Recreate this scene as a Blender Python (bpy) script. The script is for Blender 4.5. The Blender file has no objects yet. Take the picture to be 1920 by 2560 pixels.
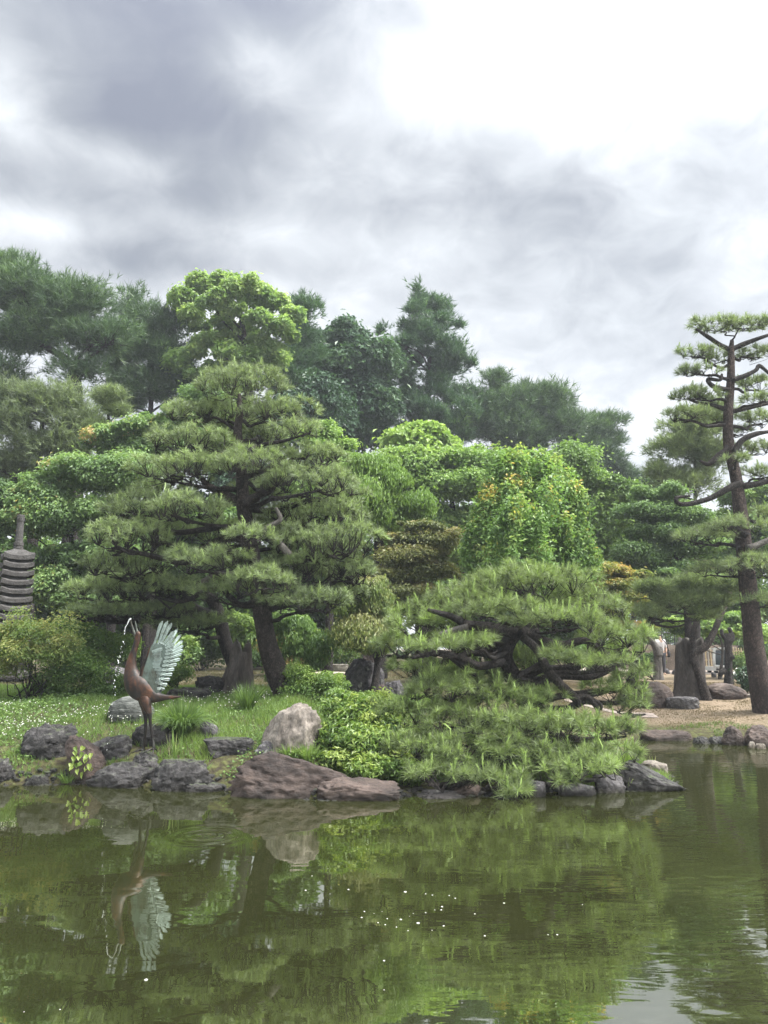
import bpy, bmesh, math, random
import numpy as np
from mathutils import Vector

# ------------------------------------------------------------------ camera, sky, sun, exposure
random.seed(11)
rng = np.random.default_rng(11)
S = bpy.context.scene
COL = S.collection
TILT = math.radians(10.0)
FPX = 1923.0                     # focal length in pixels of a 1920 px wide picture
CZ = 1.8                         # camera height above the pond surface
cam_data = bpy.data.cameras.new("camera")
cam = bpy.data.objects.new("camera", cam_data)
COL.objects.link(cam)
cam.location = (0, 0, CZ)
cam.rotation_euler = (math.radians(90) + TILT, 0, 0)
cam_data.sensor_fit = 'HORIZONTAL'
cam_data.sensor_width = 36.0
cam_data.lens = 36.0 * FPX / 1920.0
cam_data.clip_start = 0.05
cam_data.clip_end = 4000
S.camera = cam
S.cycles.max_bounces = 8
S.cycles.diffuse_bounces = 6
S.cycles.volume_bounces = 0

SUN_EL, SUN_AZ = math.radians(55), math.radians(105)      # azimuth: to the right of the view axis (+Y)
S.view_settings.view_transform = 'Standard'
S.view_settings.look = 'None'
S.view_settings.gamma = 1.0
S.view_settings.use_curve_mapping = False
S.view_settings.exposure = 3.1
EXPO = 2.0 ** 2.82

world = bpy.data.worlds.new("World")
S.world = world
world.use_nodes = True


def build_sky():
    nt = world.node_tree
    nt.nodes.clear()
    N, L = nt.nodes.new, nt.links.new
    out = N('ShaderNodeOutputWorld')
    bg = N('ShaderNodeBackground')
    bg.inputs['Strength'].default_value = 0.1
    L(bg.outputs[0], out.inputs[0])
    sky = N('ShaderNodeTexSky')
    sky.sky_type = 'NISHITA'
    sky.sun_disc = False
    sky.sun_elevation = SUN_EL
    sky.sun_rotation = SUN_AZ
    tc = N('ShaderNodeTexCoord')
    vec = tc.outputs['Generated']

    def math_(op, a, b=None, clamp=False):
        n = N('ShaderNodeMath')
        n.operation = op
        n.use_clamp = clamp
        for i, q in enumerate((a, b)):
            if q is None:
                continue
            if isinstance(q, (int, float)):
                n.inputs[i].default_value = q
            else:
                L(q, n.inputs[i])
        return n.outputs[0]

    sep = N('ShaderNodeSeparateXYZ')
    L(vec, sep.inputs[0])
    # cloud-deck coordinates: the direction carried up to a flat layer of cloud
    zz = math_('ADD', math_('MAXIMUM', sep.outputs[2], 0.0), 0.42)
    com = N('ShaderNodeCombineXYZ')
    L(math_('DIVIDE', sep.outputs[0], zz), com.inputs[0])
    L(math_('DIVIDE', sep.outputs[1], zz), com.inputs[1])
    com.inputs[2].default_value = 3.7

    def noise(scale, detail, rough, dist, w=0.0, stretch=None):
        n = N('ShaderNodeTexNoise')
        n.inputs['Scale'].default_value = scale
        n.inputs['Detail'].default_value = detail
        n.inputs['Roughness'].default_value = rough
        n.inputs['Distortion'].default_value = dist
        m = N('ShaderNodeMapping')
        m.inputs['Location'].default_value = (w, w * 0.7, w * 0.3)
        if stretch:
            m.inputs['Scale'].default_value = stretch
        L(com.outputs[0], m.inputs[0])
        L(m.outputs[0], n.inputs['Vector'])
        return n.outputs[0]

    n1 = noise(2.0, 8, 0.5, 0.2, 5.2)
    n2 = noise(4.2, 9, 0.55, 0.3, 7.1)
    n3 = noise(12.0, 9, 0.6, 0.5, 4.4)

    def blob(px, py, sx, sz, rot=0.0):
        """smooth cloud bank around one direction of the sky"""
        u, v = (px - 960) / FPX, (1280 - py) / FPX
        c = Vector((u, math.cos(TILT) - v * math.sin(TILT), math.sin(TILT) + v * math.cos(TILT))).normalized()
        sub = N('ShaderNodeVectorMath')
        sub.operation = 'SUBTRACT'
        L(vec, sub.inputs[0])
        sub.inputs[1].default_value = c
        m = N('ShaderNodeMapping')
        m.vector_type = 'TEXTURE'
        m.inputs['Rotation'].default_value = (0, rot, 0)
        m.inputs['Scale'].default_value = (sx, (sx + sz) * 0.6, sz)
        L(sub.outputs[0], m.inputs[0])
        ln = N('ShaderNodeVectorMath')
        ln.operation = 'LENGTH'
        L(m.outputs[0], ln.inputs[0])
        sq = math_('MULTIPLY', ln.outputs['Value'], ln.outputs['Value'])
        return math_('EXPONENT' if False else 'POWER', 2.718, math_('MULTIPLY', sq, -1.0))

    # cloud thickness: banks + turbulence
    acc = math_('ADD', math_('MULTIPLY', math_('SUBTRACT', n1, 0.5), 0.75), 0.33)
    acc = math_('ADD', acc, math_('MULTIPLY', math_('SUBTRACT', n2, 0.5), 0.66))
    acc = math_('ADD', acc, math_('MULTIPLY', math_('SUBTRACT', n3, 0.5), 0.72))
    for (px, py, sx, sz, rot, k) in SKY_BANKS:
        acc = math_('ADD', acc, math_('MULTIPLY', blob(px, py, sx, sz, rot), k))
    ramp = N('ShaderNodeValToRGB')
    L(math_('MULTIPLY', acc, 0.86), ramp.inputs[0])
    e = ramp.color_ramp.elements
    e[0].position = 0.0
    e[0].color = (0.98, 1.0, 0.985, 1)
    e[1].position = 1.0
    e[1].color = (0.225, 0.238, 0.28, 1)
    for pos, c in ((0.17, (0.88, 0.89, 0.915)), (0.34, (0.66, 0.683, 0.702)), (0.52, (0.50, 0.518, 0.54)), (0.75, (0.325, 0.342, 0.37))):
        q = e.new(pos)
        q.color = (*c, 1)
    # thin cloud round the hidden sun, brightened outside the view as added fill light
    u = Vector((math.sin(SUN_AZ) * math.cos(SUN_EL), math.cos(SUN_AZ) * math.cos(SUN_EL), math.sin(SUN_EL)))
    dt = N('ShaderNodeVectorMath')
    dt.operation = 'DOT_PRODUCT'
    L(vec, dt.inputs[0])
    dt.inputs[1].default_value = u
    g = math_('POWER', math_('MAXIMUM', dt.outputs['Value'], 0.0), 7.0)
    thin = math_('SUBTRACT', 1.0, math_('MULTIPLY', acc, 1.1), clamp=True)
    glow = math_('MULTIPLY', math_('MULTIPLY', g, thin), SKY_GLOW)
    # an overcast deck is brighter towards the zenith; gain raised to lift shaded foliage
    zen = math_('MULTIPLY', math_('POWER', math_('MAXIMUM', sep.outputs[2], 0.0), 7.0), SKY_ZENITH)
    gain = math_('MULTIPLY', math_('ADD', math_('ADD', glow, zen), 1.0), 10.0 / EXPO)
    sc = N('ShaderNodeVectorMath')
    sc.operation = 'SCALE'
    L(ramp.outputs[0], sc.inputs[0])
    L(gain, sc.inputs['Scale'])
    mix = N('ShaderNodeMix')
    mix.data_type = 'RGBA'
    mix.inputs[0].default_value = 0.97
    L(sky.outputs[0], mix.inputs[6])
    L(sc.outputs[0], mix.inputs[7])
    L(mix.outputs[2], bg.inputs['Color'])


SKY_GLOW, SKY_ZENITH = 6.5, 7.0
#            px    py   sx    sz    rot  k
SKY_BANKS = [(260, 170, 0.27, 0.14, 0.0, 0.50), (700, -20, 0.21, 0.075, 0.0, 0.50), (380, 320, 0.15, 0.05, 0.0, 0.34), (370, 640, 0.17, 0.03, 0.0, 0.52),
             (100, 440, 0.13, 0.04, 0.0, 0.30), (520, 490, 0.14, 0.03, 0.0, 0.26), (1280, 480, 0.17, 0.06, 0.5, 0.17), (1050, 420, 0.08, 0.04, 0.0, 0.14), (1400, 800, 0.26, 0.10, 0.2, 0.25),
             (1750, 560, 0.16, 0.10, 0.0, 0.06), (1500, 90, 0.28, 0.10, 0.0, -0.27), (1640, 420, 0.22, 0.08, 0.0, 0.10), (1050, 180, 0.12, 0.06, 0.0, -0.18), (290, 410, 0.08, 0.022, 0.0, -0.42), (640, 150, 0.055, 0.03, 0.0, -0.42),
             (20, 240, 0.05, 0.06, 0.0, -0.45), (110, 560, 0.10, 0.018, 0.0, -0.42), (700, 620, 0.12, 0.03, 0.0, -0.12), (915, 545, 0.05, 0.03, 0.0, 0.22), (1880, 650, 0.06, 0.05, 0.0, -0.2)]
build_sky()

sun_data = bpy.data.lights.new("sun", 'SUN')
sun_data.energy = 1.25
sun_data.angle = math.radians(24)
sun_data.color = (1.0, 0.97, 0.92)
sun = bpy.data.objects.new("sun", sun_data)
COL.objects.link(sun)
_u = Vector((math.sin(SUN_AZ) * math.cos(SUN_EL), math.cos(SUN_AZ) * math.cos(SUN_EL), math.sin(SUN_EL)))
sun.rotation_euler = _u.to_track_quat('Z', 'Y').to_euler()
sun.location = (5, 5, 30)


# ------------------------------------------------------------------ picture rays -> places in the world
CT, ST = math.cos(TILT), math.sin(TILT)


def ray(px, py):
    u, v = (px - 960) / FPX, (1280 - py) / FPX
    return u, CT - v * ST, ST + v * CT


def W(px, py, Y):
    a, b, c = ray(px, py)
    s = Y / b
    return np.array((a * s, Y, CZ + c * s))


def MPP(px, py, Y):
    """metres per picture pixel at distance Y"""
    return Y / ray(px, py)[1] / FPX


def water_point(px, py):
    a, b, c = ray(px, py)
    s = -CZ / c
    return np.array((a * s, b * s))


# ------------------------------------------------------------------ terrain
ISLAND_PX = [(1, 1962), (190, 1960), (300, 1966), (400, 1970), (480, 1974), (560, 1978), (700, 1992), (800, 1999), (985, 1998),
             (1040, 1985), (1100, 1990), (1250, 1986), (1330, 1986), (1400, 1984), (1560, 1976), (1690, 1972), (1660, 1925), (1600, 1888),
             (1480, 1872), (1300, 1868)]
FAR_PX = [(1420, 1858), (1603, 1848), (1730, 1852), (1810, 1855), (1930, 1864)]
_isl = [tuple(water_point(*p)) for p in ISLAND_PX]
_far = [tuple(water_point(*p)) for p in FAR_PX]
POND = np.array([(-60, 1.0), (-60, 11.2), (-9, 10.9)] + _isl + _far + [(14, 13.6), (30, 11), (60, 9), (60, 1.0)])


def pond_sd(x, y):
    """signed distance to the pond edge: positive on land"""
    x = np.asarray(x, float)
    y = np.asarray(y, float)
    best = np.full(x.shape, 1e9)
    inside = np.zeros(x.shape, bool)
    n = len(POND)
    for i in range(n):
        ax, ay = POND[i]
        bx, by = POND[(i + 1) % n]
        dx, dy = bx - ax, by - ay
        t = np.clip(((x - ax) * dx + (y - ay) * dy) / (dx * dx + dy * dy + 1e-12), 0, 1)
        best = np.minimum(best, np.hypot(x - ax - t * dx, y - ay - t * dy))
        if abs(dy) > 1e-12:
            c = ((ay > y) != (by > y)) & (x < (bx - ax) * (y - ay) / dy + ax)
            inside ^= c
    return np.where(inside, -best, best)


def _hash(ix, iy, iz):
    h = (ix.astype(np.int64) * 374761393 + iy.astype(np.int64) * 668265263 + iz.astype(np.int64) * 2147483647 * 7 + 1013904223) & 0xFFFFFFFF
    h = ((h ^ (h >> 13)) * 1274126177) & 0xFFFFFFFF
    h = (h ^ (h >> 16)) & 0xFFFFFF
    return h / float(0xFFFFFF)


def vnoise(p):
    p = np.asarray(p, float)
    i = np.floor(p).astype(np.int64)
    f = p - i
    f = f * f * (3 - 2 * f)
    r = 0
    for dx in (0, 1):
        for dy in (0, 1):
            for dz in (0, 1):
                w = (f[..., 0] if dx else 1 - f[..., 0]) * (f[..., 1] if dy else 1 - f[..., 1]) * (f[..., 2] if dz else 1 - f[..., 2])
                r = r + w * _hash(i[..., 0] + dx, i[..., 1] + dy, i[..., 2] + dz)
    return r * 2 - 1


def fbm(p, octaves=4, gain=0.5):
    p = np.asarray(p, float)
    r, a = 0, 1.0
    for k in range(octaves):
        r = r + a * vnoise(p + 17.3 * k)
        p = p * 2.03
        a *= gain
    return r


def sstep(a, b, x):
    t = np.clip((x - a) / (b - a), 0, 1)
    return t * t * (3 - 2 * t)


def height(x, y):
    x = np.asarray(x, float)
    y = np.asarray(y, float)
    sd = pond_sd(x, y)
    k = sstep(3.3, 6.0, x)
    amp = 0.95 * (1 - k) + 0.74 * k
    ln = 1.25 * (1 - k) + 3.0 * k
    z = amp * (1 - np.exp(-np.maximum(sd, 0) / ln)) + 0.06 * sstep(0, 0.25, sd)
    tip = sstep(-1.6, 0.2, x) * (1 - sstep(12.8, 14.2, y)) * (1 - k)      # the tip of the island stays low
    z = z * (1 - 0.80 * tip)
    z = z + 0.05 * vnoise(np.stack([x * 0.6, y * 0.6, 0 * x + 3.3], -1)) * sstep(0.3, 2, sd)
    z = z + 0.02 * vnoise(np.stack([x * 2.1, y * 2.1, 0 * x + 8.3], -1)) * sstep(0.1, 1, sd)
    near = sstep(4.0, 1.0, y)
    z = z * (1 - 0.6 * near)
    return np.where(sd > 0, z, np.maximum(-0.7, sd * 0.9) - 0.02)


def surf(x, y):
    return np.maximum(height(x, y), 0.0)


def GP(px, py):
    """where a picture ray meets the ground or the water"""
    a, b, c = ray(px, py)
    Y = np.concatenate([np.linspace(8.5, 16, 700), np.linspace(16.05, 40, 500), np.linspace(40.5, 90, 150)])
    x, z = a / b * Y, CZ + c / b * Y
    g = surf(x, Y)
    hit = np.nonzero(z <= g)[0]
    i = hit[0] if len(hit) else len(Y) - 1
    return np.array((x[i], Y[i], g[i]))


def gz(x, y):
    return float(surf(np.array([x]), np.array([y]))[0])


# ------------------------------------------------------------------ mesh building
def unit(v):
    return v / np.maximum(np.linalg.norm(v, axis=-1, keepdims=True), 1e-9)


class Acc:
    """collects quads and triangles, then becomes ONE mesh"""

    def __init__(self):
        self.V, self.Q, self.T, self.A, self.n = [], [], [], [], 0

    def add(self, V, Q=None, T=None, tint=None):
        V = np.asarray(V, np.float64).reshape(-1, 3)
        if Q is not None and len(Q):
            self.Q.append(np.asarray(Q, np.int64).reshape(-1, 4) + self.n)
        if T is not None and len(T):
            self.T.append(np.asarray(T, np.int64).reshape(-1, 3) + self.n)
        self.V.append(V)
        if tint is None:
            tint = 0.5
        self.A.append(np.broadcast_to(np.asarray(tint, np.float32), (len(V),)).astype(np.float32))
        self.n += len(V)

    def mesh(self, name, off=(0, 0, 0), smooth=False):
        V = (np.concatenate(self.V) - np.asarray(off)).astype(np.float32)
        Q = np.concatenate(self.Q) if self.Q else np.zeros((0, 4), np.int64)
        T = np.concatenate(self.T) if self.T else np.zeros((0, 3), np.int64)
        me = bpy.data.meshes.new(name)
        me.vertices.add(len(V))
        me.vertices.foreach_set('co', V.ravel())
        li = np.concatenate([Q.ravel(), T.ravel()]).astype(np.int32)
        me.loops.add(len(li))
        me.loops.foreach_set('vertex_index', li)
        me.polygons.add(len(Q) + len(T))
        st = np.concatenate([np.arange(len(Q)) * 4, len(Q) * 4 + np.arange(len(T)) * 3]).astype(np.int32)
        me.polygons.foreach_set('loop_start', st)
        me.polygons.foreach_set('use_smooth', np.full(len(st), smooth, bool))
        at = me.attributes.new('tint', 'FLOAT', 'POINT')
        at.data.foreach_set('value', np.concatenate(self.A))
        me.update(calc_edges=True)
        return me

    def build(self, name, mat, parent=None, smooth=False, kind=None, origin=None):
        off = np.array(parent_world(parent)) if parent is not None else (np.zeros(3) if origin is None else np.asarray(origin, float))
        o = bpy.data.objects.new(name, self.mesh(name, off, smooth))
        o.data.materials.append(mat)
        COL.objects.link(o)
        if parent is not None:
            o.parent = parent
        else:
            o.location = off
        if kind:
            o['kind'] = kind
        return o


def parent_world(p):
    v = Vector((0, 0, 0))
    while p is not None:
        v = v + p.location
        p = p.parent
    return v


def tag(o, label=None, cat=None, group=None, kind=None):
    if label:
        o['label'] = label
    if cat:
        o['category'] = cat
    if group:
        o['group'] = group
    if kind:
        o['kind'] = kind
    return o


def thing(name, label, cat, loc, group=None):
    o = bpy.data.objects.new(name, None)
    o.empty_display_size = 0.2
    COL.objects.link(o)
    o.location = [float(q) for q in loc]
    return tag(o, label, cat, group)


def spline(P, k=6):
    """Catmull-Rom through rows of P (any number of columns)"""
    P = np.asarray(P, float)
    if len(P) < 3:
        t = np.linspace(0, 1, k + 1)[:, None]
        return P[0] * (1 - t) + P[-1] * t
    E = np.vstack([2 * P[0] - P[1], P, 2 * P[-1] - P[-2]])
    out = []
    for i in range(1, len(E) - 2):
        p0, p1, p2, p3 = E[i - 1:i + 3]
        t = np.linspace(0, 1, k, endpoint=False)[:, None]
        out.append(0.5 * (2 * p1 + (p2 - p0) * t + (2 * p0 - 5 * p1 + 4 * p2 - p3) * t * t + (3 * p1 - p0 - 3 * p2 + p3) * t ** 3))
    out.append(P[-1:])
    return np.vstack(out)


def tube(acc, pts, rad, sides=8, k=5, bark=0.0, seed=0.0, tint=0.5, flare=0.0, squash=None):
    PR = spline(np.column_stack([np.asarray(pts, float), np.asarray(rad, float)]), k)
    P, R = PR[:, :3], np.maximum(PR[:, 3], 1e-4)
    m = len(P)
    T = unit(np.gradient(P, axis=0))
    ref = np.array((0.0, 1.0, 0.0)) if abs(T[0][1]) < 0.8 else np.array((1.0, 0, 0))
    n1 = unit(np.cross(ref, T[0]))
    fr = []
    for i in range(m):
        n1 = unit(n1 - T[i] * np.dot(n1, T[i]))
        fr.append((n1, np.cross(T[i], n1)))
    a = np.linspace(0, 2 * np.pi, sides, endpoint=False)
    A1 = np.array([f[0] for f in fr])[:, None, :]
    A2 = np.array([f[1] for f in fr])[:, None, :]
    ca, sa = np.cos(a)[None, :, None], np.sin(a)[None, :, None]
    rr = np.repeat(R[:, None], sides, 1)
    if flare:
        s = np.linspace(0, 1, m)[:, None]
        rr = rr * (1 + flare * np.exp(-s * 9) * (0.75 + 0.5 * np.sin(a * 3 + seed)[None, :]))
    if squash is not None:
        A2 = A2 * squash
    V = P[:, None, :] + (A1 * ca + A2 * sa) * rr[:, :, None]
    if bark:
        nz = fbm(V * (0.22 / max(R.mean(), 0.01)) * np.array((1, 1, 0.6)) + seed, 3)
        V = V + (A1 * ca + A2 * sa) * (rr * bark * nz)[:, :, None]
    idx = np.arange(m * sides).reshape(m, sides)
    nx = np.roll(idx, -1, 1)
    Q = np.stack([idx[:-1], nx[:-1], nx[1:], idx[1:]], -1).reshape(-1, 4)
    V = V.reshape(-1, 3)
    tipi = len(V)
    V = np.vstack([V, P[-1] + T[-1] * R[-1] * 0.5, P[0]])
    T3 = [(idx[-1, j], nx[-1, j], tipi) for j in range(sides)] + [(nx[0, j], idx[0, j], tipi + 1) for j in range(sides)]
    acc.add(V, Q, np.array(T3), tint)


def twigs(acc, A, B, ra, rb, tint=0.4, sag=0.0, seg=3):
    """many thin three-sided twigs from points A to points B, gently kinked"""
    A, B = np.asarray(A, float), np.asarray(B, float)
    n = len(A)
    if n == 0:
        return
    ln = np.linalg.norm(B - A, axis=1, keepdims=True)
    t = np.linspace(0, 1, seg + 1)
    d = unit(B - A)
    e1 = unit(np.cross(d, np.array((0.31, 0.17, 0.93))))
    e2 = np.cross(d, e1)
    P = A[:, None, :] * (1 - t)[None, :, None] + B[:, None, :] * t[None, :, None]
    k = rng.normal(0, 0.09, (n, seg + 1, 3)) * ln[:, :, None]
    k[:, 0] = 0
    k[:, -1] = 0
    P = P + k
    P[:, :, 2] -= sag * ln * np.sin(t * np.pi)[None, :]
    r = (np.asarray(ra) * np.ones(n))[:, None] * (1 - t)[None, :] + (np.asarray(rb) * np.ones(n))[:, None] * t[None, :]
    a = np.array((0, 2.094, 4.189))
    off = e1[:, None, None, :] * np.cos(a)[None, None, :, None] + e2[:, None, None, :] * np.sin(a)[None, None, :, None]
    V = P[:, :, None, :] + off * r[:, :, None, None]
    idx = np.arange(n * (seg + 1) * 3).reshape(n, seg + 1, 3)
    nx = np.roll(idx, -1, 2)
    Q = np.stack([idx[:, :-1], nx[:, :-1], nx[:, 1:], idx[:, 1:]], -1).reshape(-1, 4)
    acc.add(V.reshape(-1, 3), Q, None, tint)


def needles(acc, base, axis, L, K, w, lo=15, hi=75, tint=0.5, droop=0.08, tint_j=0.15, along=0.35):
    """K needles bursting from every shoot (base, axis)"""
    base = np.repeat(np.asarray(base, float), K, 0)
    ax = np.repeat(unit(np.asarray(axis, float)), K, 0)
    L = np.repeat(np.asarray(L, float) * np.ones(len(base) // K), K)
    n = len(base)
    tn = np.repeat(np.asarray(tint, float) * np.ones(n // K), K) + rng.normal(0, tint_j, n)
    e1 = unit(np.cross(ax, unit(rng.normal(size=(n, 3)))))
    th = np.radians(rng.uniform(lo, hi, n))[:, None]
    d = ax * np.cos(th) + e1 * np.sin(th)
    d[:, 2] -= droop
    d = unit(d)
    st = base + ax * (L * rng.uniform(0, along, n))[:, None]
    side = unit(np.cross(d, rng.normal(size=(n, 3)))) * (w * 0.5)
    tip = st + d * (L * rng.uniform(0.75, 1.1, n))[:, None]
    V = np.stack([st - side, st + side, tip], 1).reshape(-1, 3)
    acc.add(V, None, np.arange(n * 3).reshape(n, 3), np.repeat(np.clip(tn, 0, 1), 3))


def leaves(acc, c, nrm, tang, L, wd, tint, fold=0.18):
    """diamond leaves: centre, normal, direction, length, width"""
    n = len(c)
    nrm = unit(nrm)
    tang = unit(tang - nrm * np.sum(tang * nrm, 1, keepdims=True))
    sd = np.cross(nrm, tang)
    L = (np.asarray(L) * np.ones(n))[:, None]
    wd = (np.asarray(wd) * np.ones(n))[:, None]
    V = np.stack([c - tang * L * 0.5, c + sd * wd * 0.5 + nrm * wd * fold, c + tang * L * 0.5 - nrm * L * 0.12, c - sd * wd * 0.5 + nrm * wd * fold], 1)
    acc.add(V.reshape(-1, 3), np.arange(n * 4).reshape(n, 4), None, np.repeat(np.clip(tint, 0, 1), 4))


# ------------------------------------------------------------------ materials
def new_mat(name):
    m = bpy.data.materials.new(name)
    m.use_nodes = True
    nt = m.node_tree
    nt.nodes.clear()
    return m, nt.nodes.new, nt.links.new


def ramp_node(N, stops):
    r = N('ShaderNodeValToRGB')
    e = r.color_ramp.elements
    while len(e) < len(stops):
        e.new(0.5)
    for q, (p, c) in zip(e, stops):
        q.position = p
        q.color = (*c, 1)
    return r


def leaf_mat(name, stops, trans=0.35, rough=0.45, spec=0.35, tgain=1.25):
    """stops: leaf colours from old to young, chosen by the 'tint' of each leaf"""
    m, N, L = new_mat(name)
    at = N('ShaderNodeAttribute')
    at.attribute_name = 'tint'
    r = ramp_node(N, stops)
    L(at.outputs['Fac'], r.inputs[0])
    bs = N('ShaderNodeBsdfPrincipled')
    bs.inputs['Roughness'].default_value = rough
    bs.inputs['Specular IOR Level'].default_value = spec
    L(r.outputs[0], bs.inputs['Base Color'])
    tr = N('ShaderNodeBsdfTranslucent')
    tm = N('ShaderNodeMix')
    tm.data_type = 'RGBA'
    tm.blend_type = 'MULTIPLY'
    tm.inputs[0].default_value = 1
    L(r.outputs[0], tm.inputs[6])
    tm.inputs[7].default_value = (tgain * 1.05, tgain * 1.1, tgain * 0.6, 1)
    L(tm.outputs[2], tr.inputs['Color'])
    mx = N('ShaderNodeMixShader')
    mx.inputs[0].default_value = trans
    L(bs.outputs[0], mx.inputs[1])
    L(tr.outputs[0], mx.inputs[2])
    out = N('ShaderNodeOutputMaterial')
    L(mx.outputs[0], out.inputs[0])
    return m


def noise_mat(name, stops, scale=3.0, detail=8, rough=0.85, bump=0.4, bscale=None, stretch=(1, 1, 1), spots=None, spec=0.3, wet=False, dist=0.4, moss=None, coords='Object', metallic=0.0, mottle=0.9, plates=0.0):
    """stone, bark, soil: colours from a noise, relief from finer noises"""
    m, N, L = new_mat(name)
    tc = N('ShaderNodeTexCoord')
    mp = N('ShaderNodeMapping')
    mp.inputs['Scale'].default_value = stretch
    L(tc.outputs[coords], mp.inputs[0])
    info = N('ShaderNodeObjectInfo')
    ad = N('ShaderNodeVectorMath')
    ad.operation = 'ADD'
    mul = N('ShaderNodeMath')
    mul.operation = 'MULTIPLY'
    mul.inputs[1].default_value = 37.0
    L(info.outputs['Random'], mul.inputs[0])
    L(mp.outputs[0], ad.inputs[0])
    L(mul.outputs[0], ad.inputs[1])
    n1 = N('ShaderNodeTexNoise')
    n1.inputs['Scale'].default_value = scale
    n1.inputs['Detail'].default_value = detail
    n1.inputs['Roughness'].default_value = 0.62
    n1.inputs['Distortion'].default_value = dist
    L(ad.outputs[0], n1.inputs['Vector'])
    r = ramp_node(N, stops)
    L(n1.outputs[0], r.inputs[0])
    col = r.outputs[0]

    def over(fac, c):
        nonlocal col
        mx = N('ShaderNodeMix')
        mx.data_type = 'RGBA'
        L(fac, mx.inputs[0])
        L(col, mx.inputs[6])
        if isinstance(c, tuple):
            mx.inputs[7].default_value = (*c, 1)
        else:
            L(c, mx.inputs[7])
        col = mx.outputs[2]

    if spots:
        n2 = N('ShaderNodeTexNoise')
        n2.inputs['Scale'].default_value = scale * 4.5
        n2.inputs['Detail'].default_value = 5
        L(ad.outputs[0], n2.inputs['Vector'])
        r2 = ramp_node(N, [(0.58, (0, 0, 0)), (0.68, (0.8, 0.8, 0.8))])
        L(n2.outputs[0], r2.inputs[0])
        over(r2.outputs[0], spots)
    if moss:
        geo = N('ShaderNodeNewGeometry')
        sp = N('ShaderNodeSeparateXYZ')
        L(geo.outputs['Normal'], sp.inputs[0])
        n4 = N('ShaderNodeTexNoise')
        n4.inputs['Scale'].default_value = scale * 1.3
        n4.inputs['Detail'].default_value = 6
        L(ad.outputs[0], n4.inputs['Vector'])
        mm = N('ShaderNodeMath')
        mm.operation = 'MULTIPLY'
        L(sp.outputs[2], mm.inputs[0])
        L(n4.outputs[0], mm.inputs[1])
        r4 = ramp_node(N, [(0.40, (0, 0, 0)), (0.56, (0.75, 0.75, 0.75))])
        L(mm.outputs[0], r4.inputs[0])
        over(r4.outputs[0], moss)
    nf = N('ShaderNodeTexNoise')
    nf.inputs['Scale'].default_value = scale * 7
    nf.inputs['Detail'].default_value = 6
    nf.inputs['Roughness'].default_value = 0.7
    L(ad.outputs[0], nf.inputs['Vector'])
    rf = ramp_node(N, [(0.32, (0.55, 0.55, 0.55)), (0.5, (0.95, 0.95, 0.95)), (0.70, (1.45, 1.43, 1.4))])
    L(nf.outputs[0], rf.inputs[0])
    mf = N('ShaderNodeMix')
    mf.data_type = 'RGBA'
    mf.blend_type = 'MULTIPLY'
    mf.inputs[0].default_value = mottle
    L(col, mf.inputs[6])
    L(rf.outputs[0], mf.inputs[7])
    col = mf.outputs[2]
    crack = None
    if plates:
        vo = N('ShaderNodeTexVoronoi')
        vo.feature = 'DISTANCE_TO_EDGE'
        vo.inputs['Scale'].default_value = plates
        wob = N('ShaderNodeVectorMath')
        wob.operation = 'MULTIPLY_ADD'
        L(nf.outputs['Color'], wob.inputs[0])
        wob.inputs[1].default_value = (0.14, 0.14, 0.10)
        L(ad.outputs[0], wob.inputs[2])
        L(wob.outputs[0], vo.inputs['Vector'])
        rc = ramp_node(N, [(0.02, (0.16, 0.15, 0.15)), (0.16, (1.0, 1.0, 1.0)), (0.5, (1.5, 1.45, 1.4))])
        L(vo.outputs['Distance'], rc.inputs[0])
        mc = N('ShaderNodeMix')
        mc.data_type = 'RGBA'
        mc.blend_type = 'MULTIPLY'
        mc.inputs[0].default_value = 0.95
        L(col, mc.inputs[6])
        L(rc.outputs[0], mc.inputs[7])
        col = mc.outputs[2]
        crack = vo.outputs['Distance']
    bs = N('ShaderNodeBsdfPrincipled')
    bs.inputs['Roughness'].default_value = rough
    bs.inputs['Specular IOR Level'].default_value = spec
    bs.inputs['Metallic'].default_value = metallic
    if wet:      # stone soaked just above the water line
        geo2 = N('ShaderNodeNewGeometry')
        sp2 = N('ShaderNodeSeparateXYZ')
        L(geo2.outputs['Position'], sp2.inputs[0])
        nz = N('ShaderNodeMath')
        nz.operation = 'MULTIPLY_ADD'
        nz.inputs[1].default_value = 0.12
        L(n1.outputs[0], nz.inputs[0])
        L(sp2.outputs[2], nz.inputs[2])
        rw = ramp_node(N, [(0.085, (0.42, 0.40, 0.36)), (0.17, (1, 1, 1))])
        L(nz.outputs[0], rw.inputs[0])
        mw = N('ShaderNodeMix')
        mw.data_type = 'RGBA'
        mw.blend_type = 'MULTIPLY'
        mw.inputs[0].default_value = 1
        L(col, mw.inputs[6])
        L(rw.outputs[0], mw.inputs[7])
        col = mw.outputs[2]
    L(col, bs.inputs['Base Color'])
    n3 = N('ShaderNodeTexNoise')
    n3.inputs['Scale'].default_value = bscale or scale * 5
    n3.inputs['Detail'].default_value = 7
    n3.inputs['Roughness'].default_value = 0.7
    L(ad.outputs[0], n3.inputs['Vector'])
    bp = N('ShaderNodeBump')
    bp.inputs['Strength'].default_value = bump
    bp.inputs['Distance'].default_value = 0.05
    hgt = n3.outputs[0]
    if crack is not None:
        mn = N('ShaderNodeMath')
        mn.operation = 'MULTIPLY_ADD'
        mn.inputs[1].default_value = 2.0
        L(crack, mn.inputs[0])
        L(n3.outputs[0], mn.inputs[2])
        hgt = mn.outputs[0]
    L(hgt, bp.inputs['Height'])
    L(bp.outputs[0], bs.inputs['Normal'])
    out = N('ShaderNodeOutputMaterial')
    L(bs.outputs[0], out.inputs[0])
    return m


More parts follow.
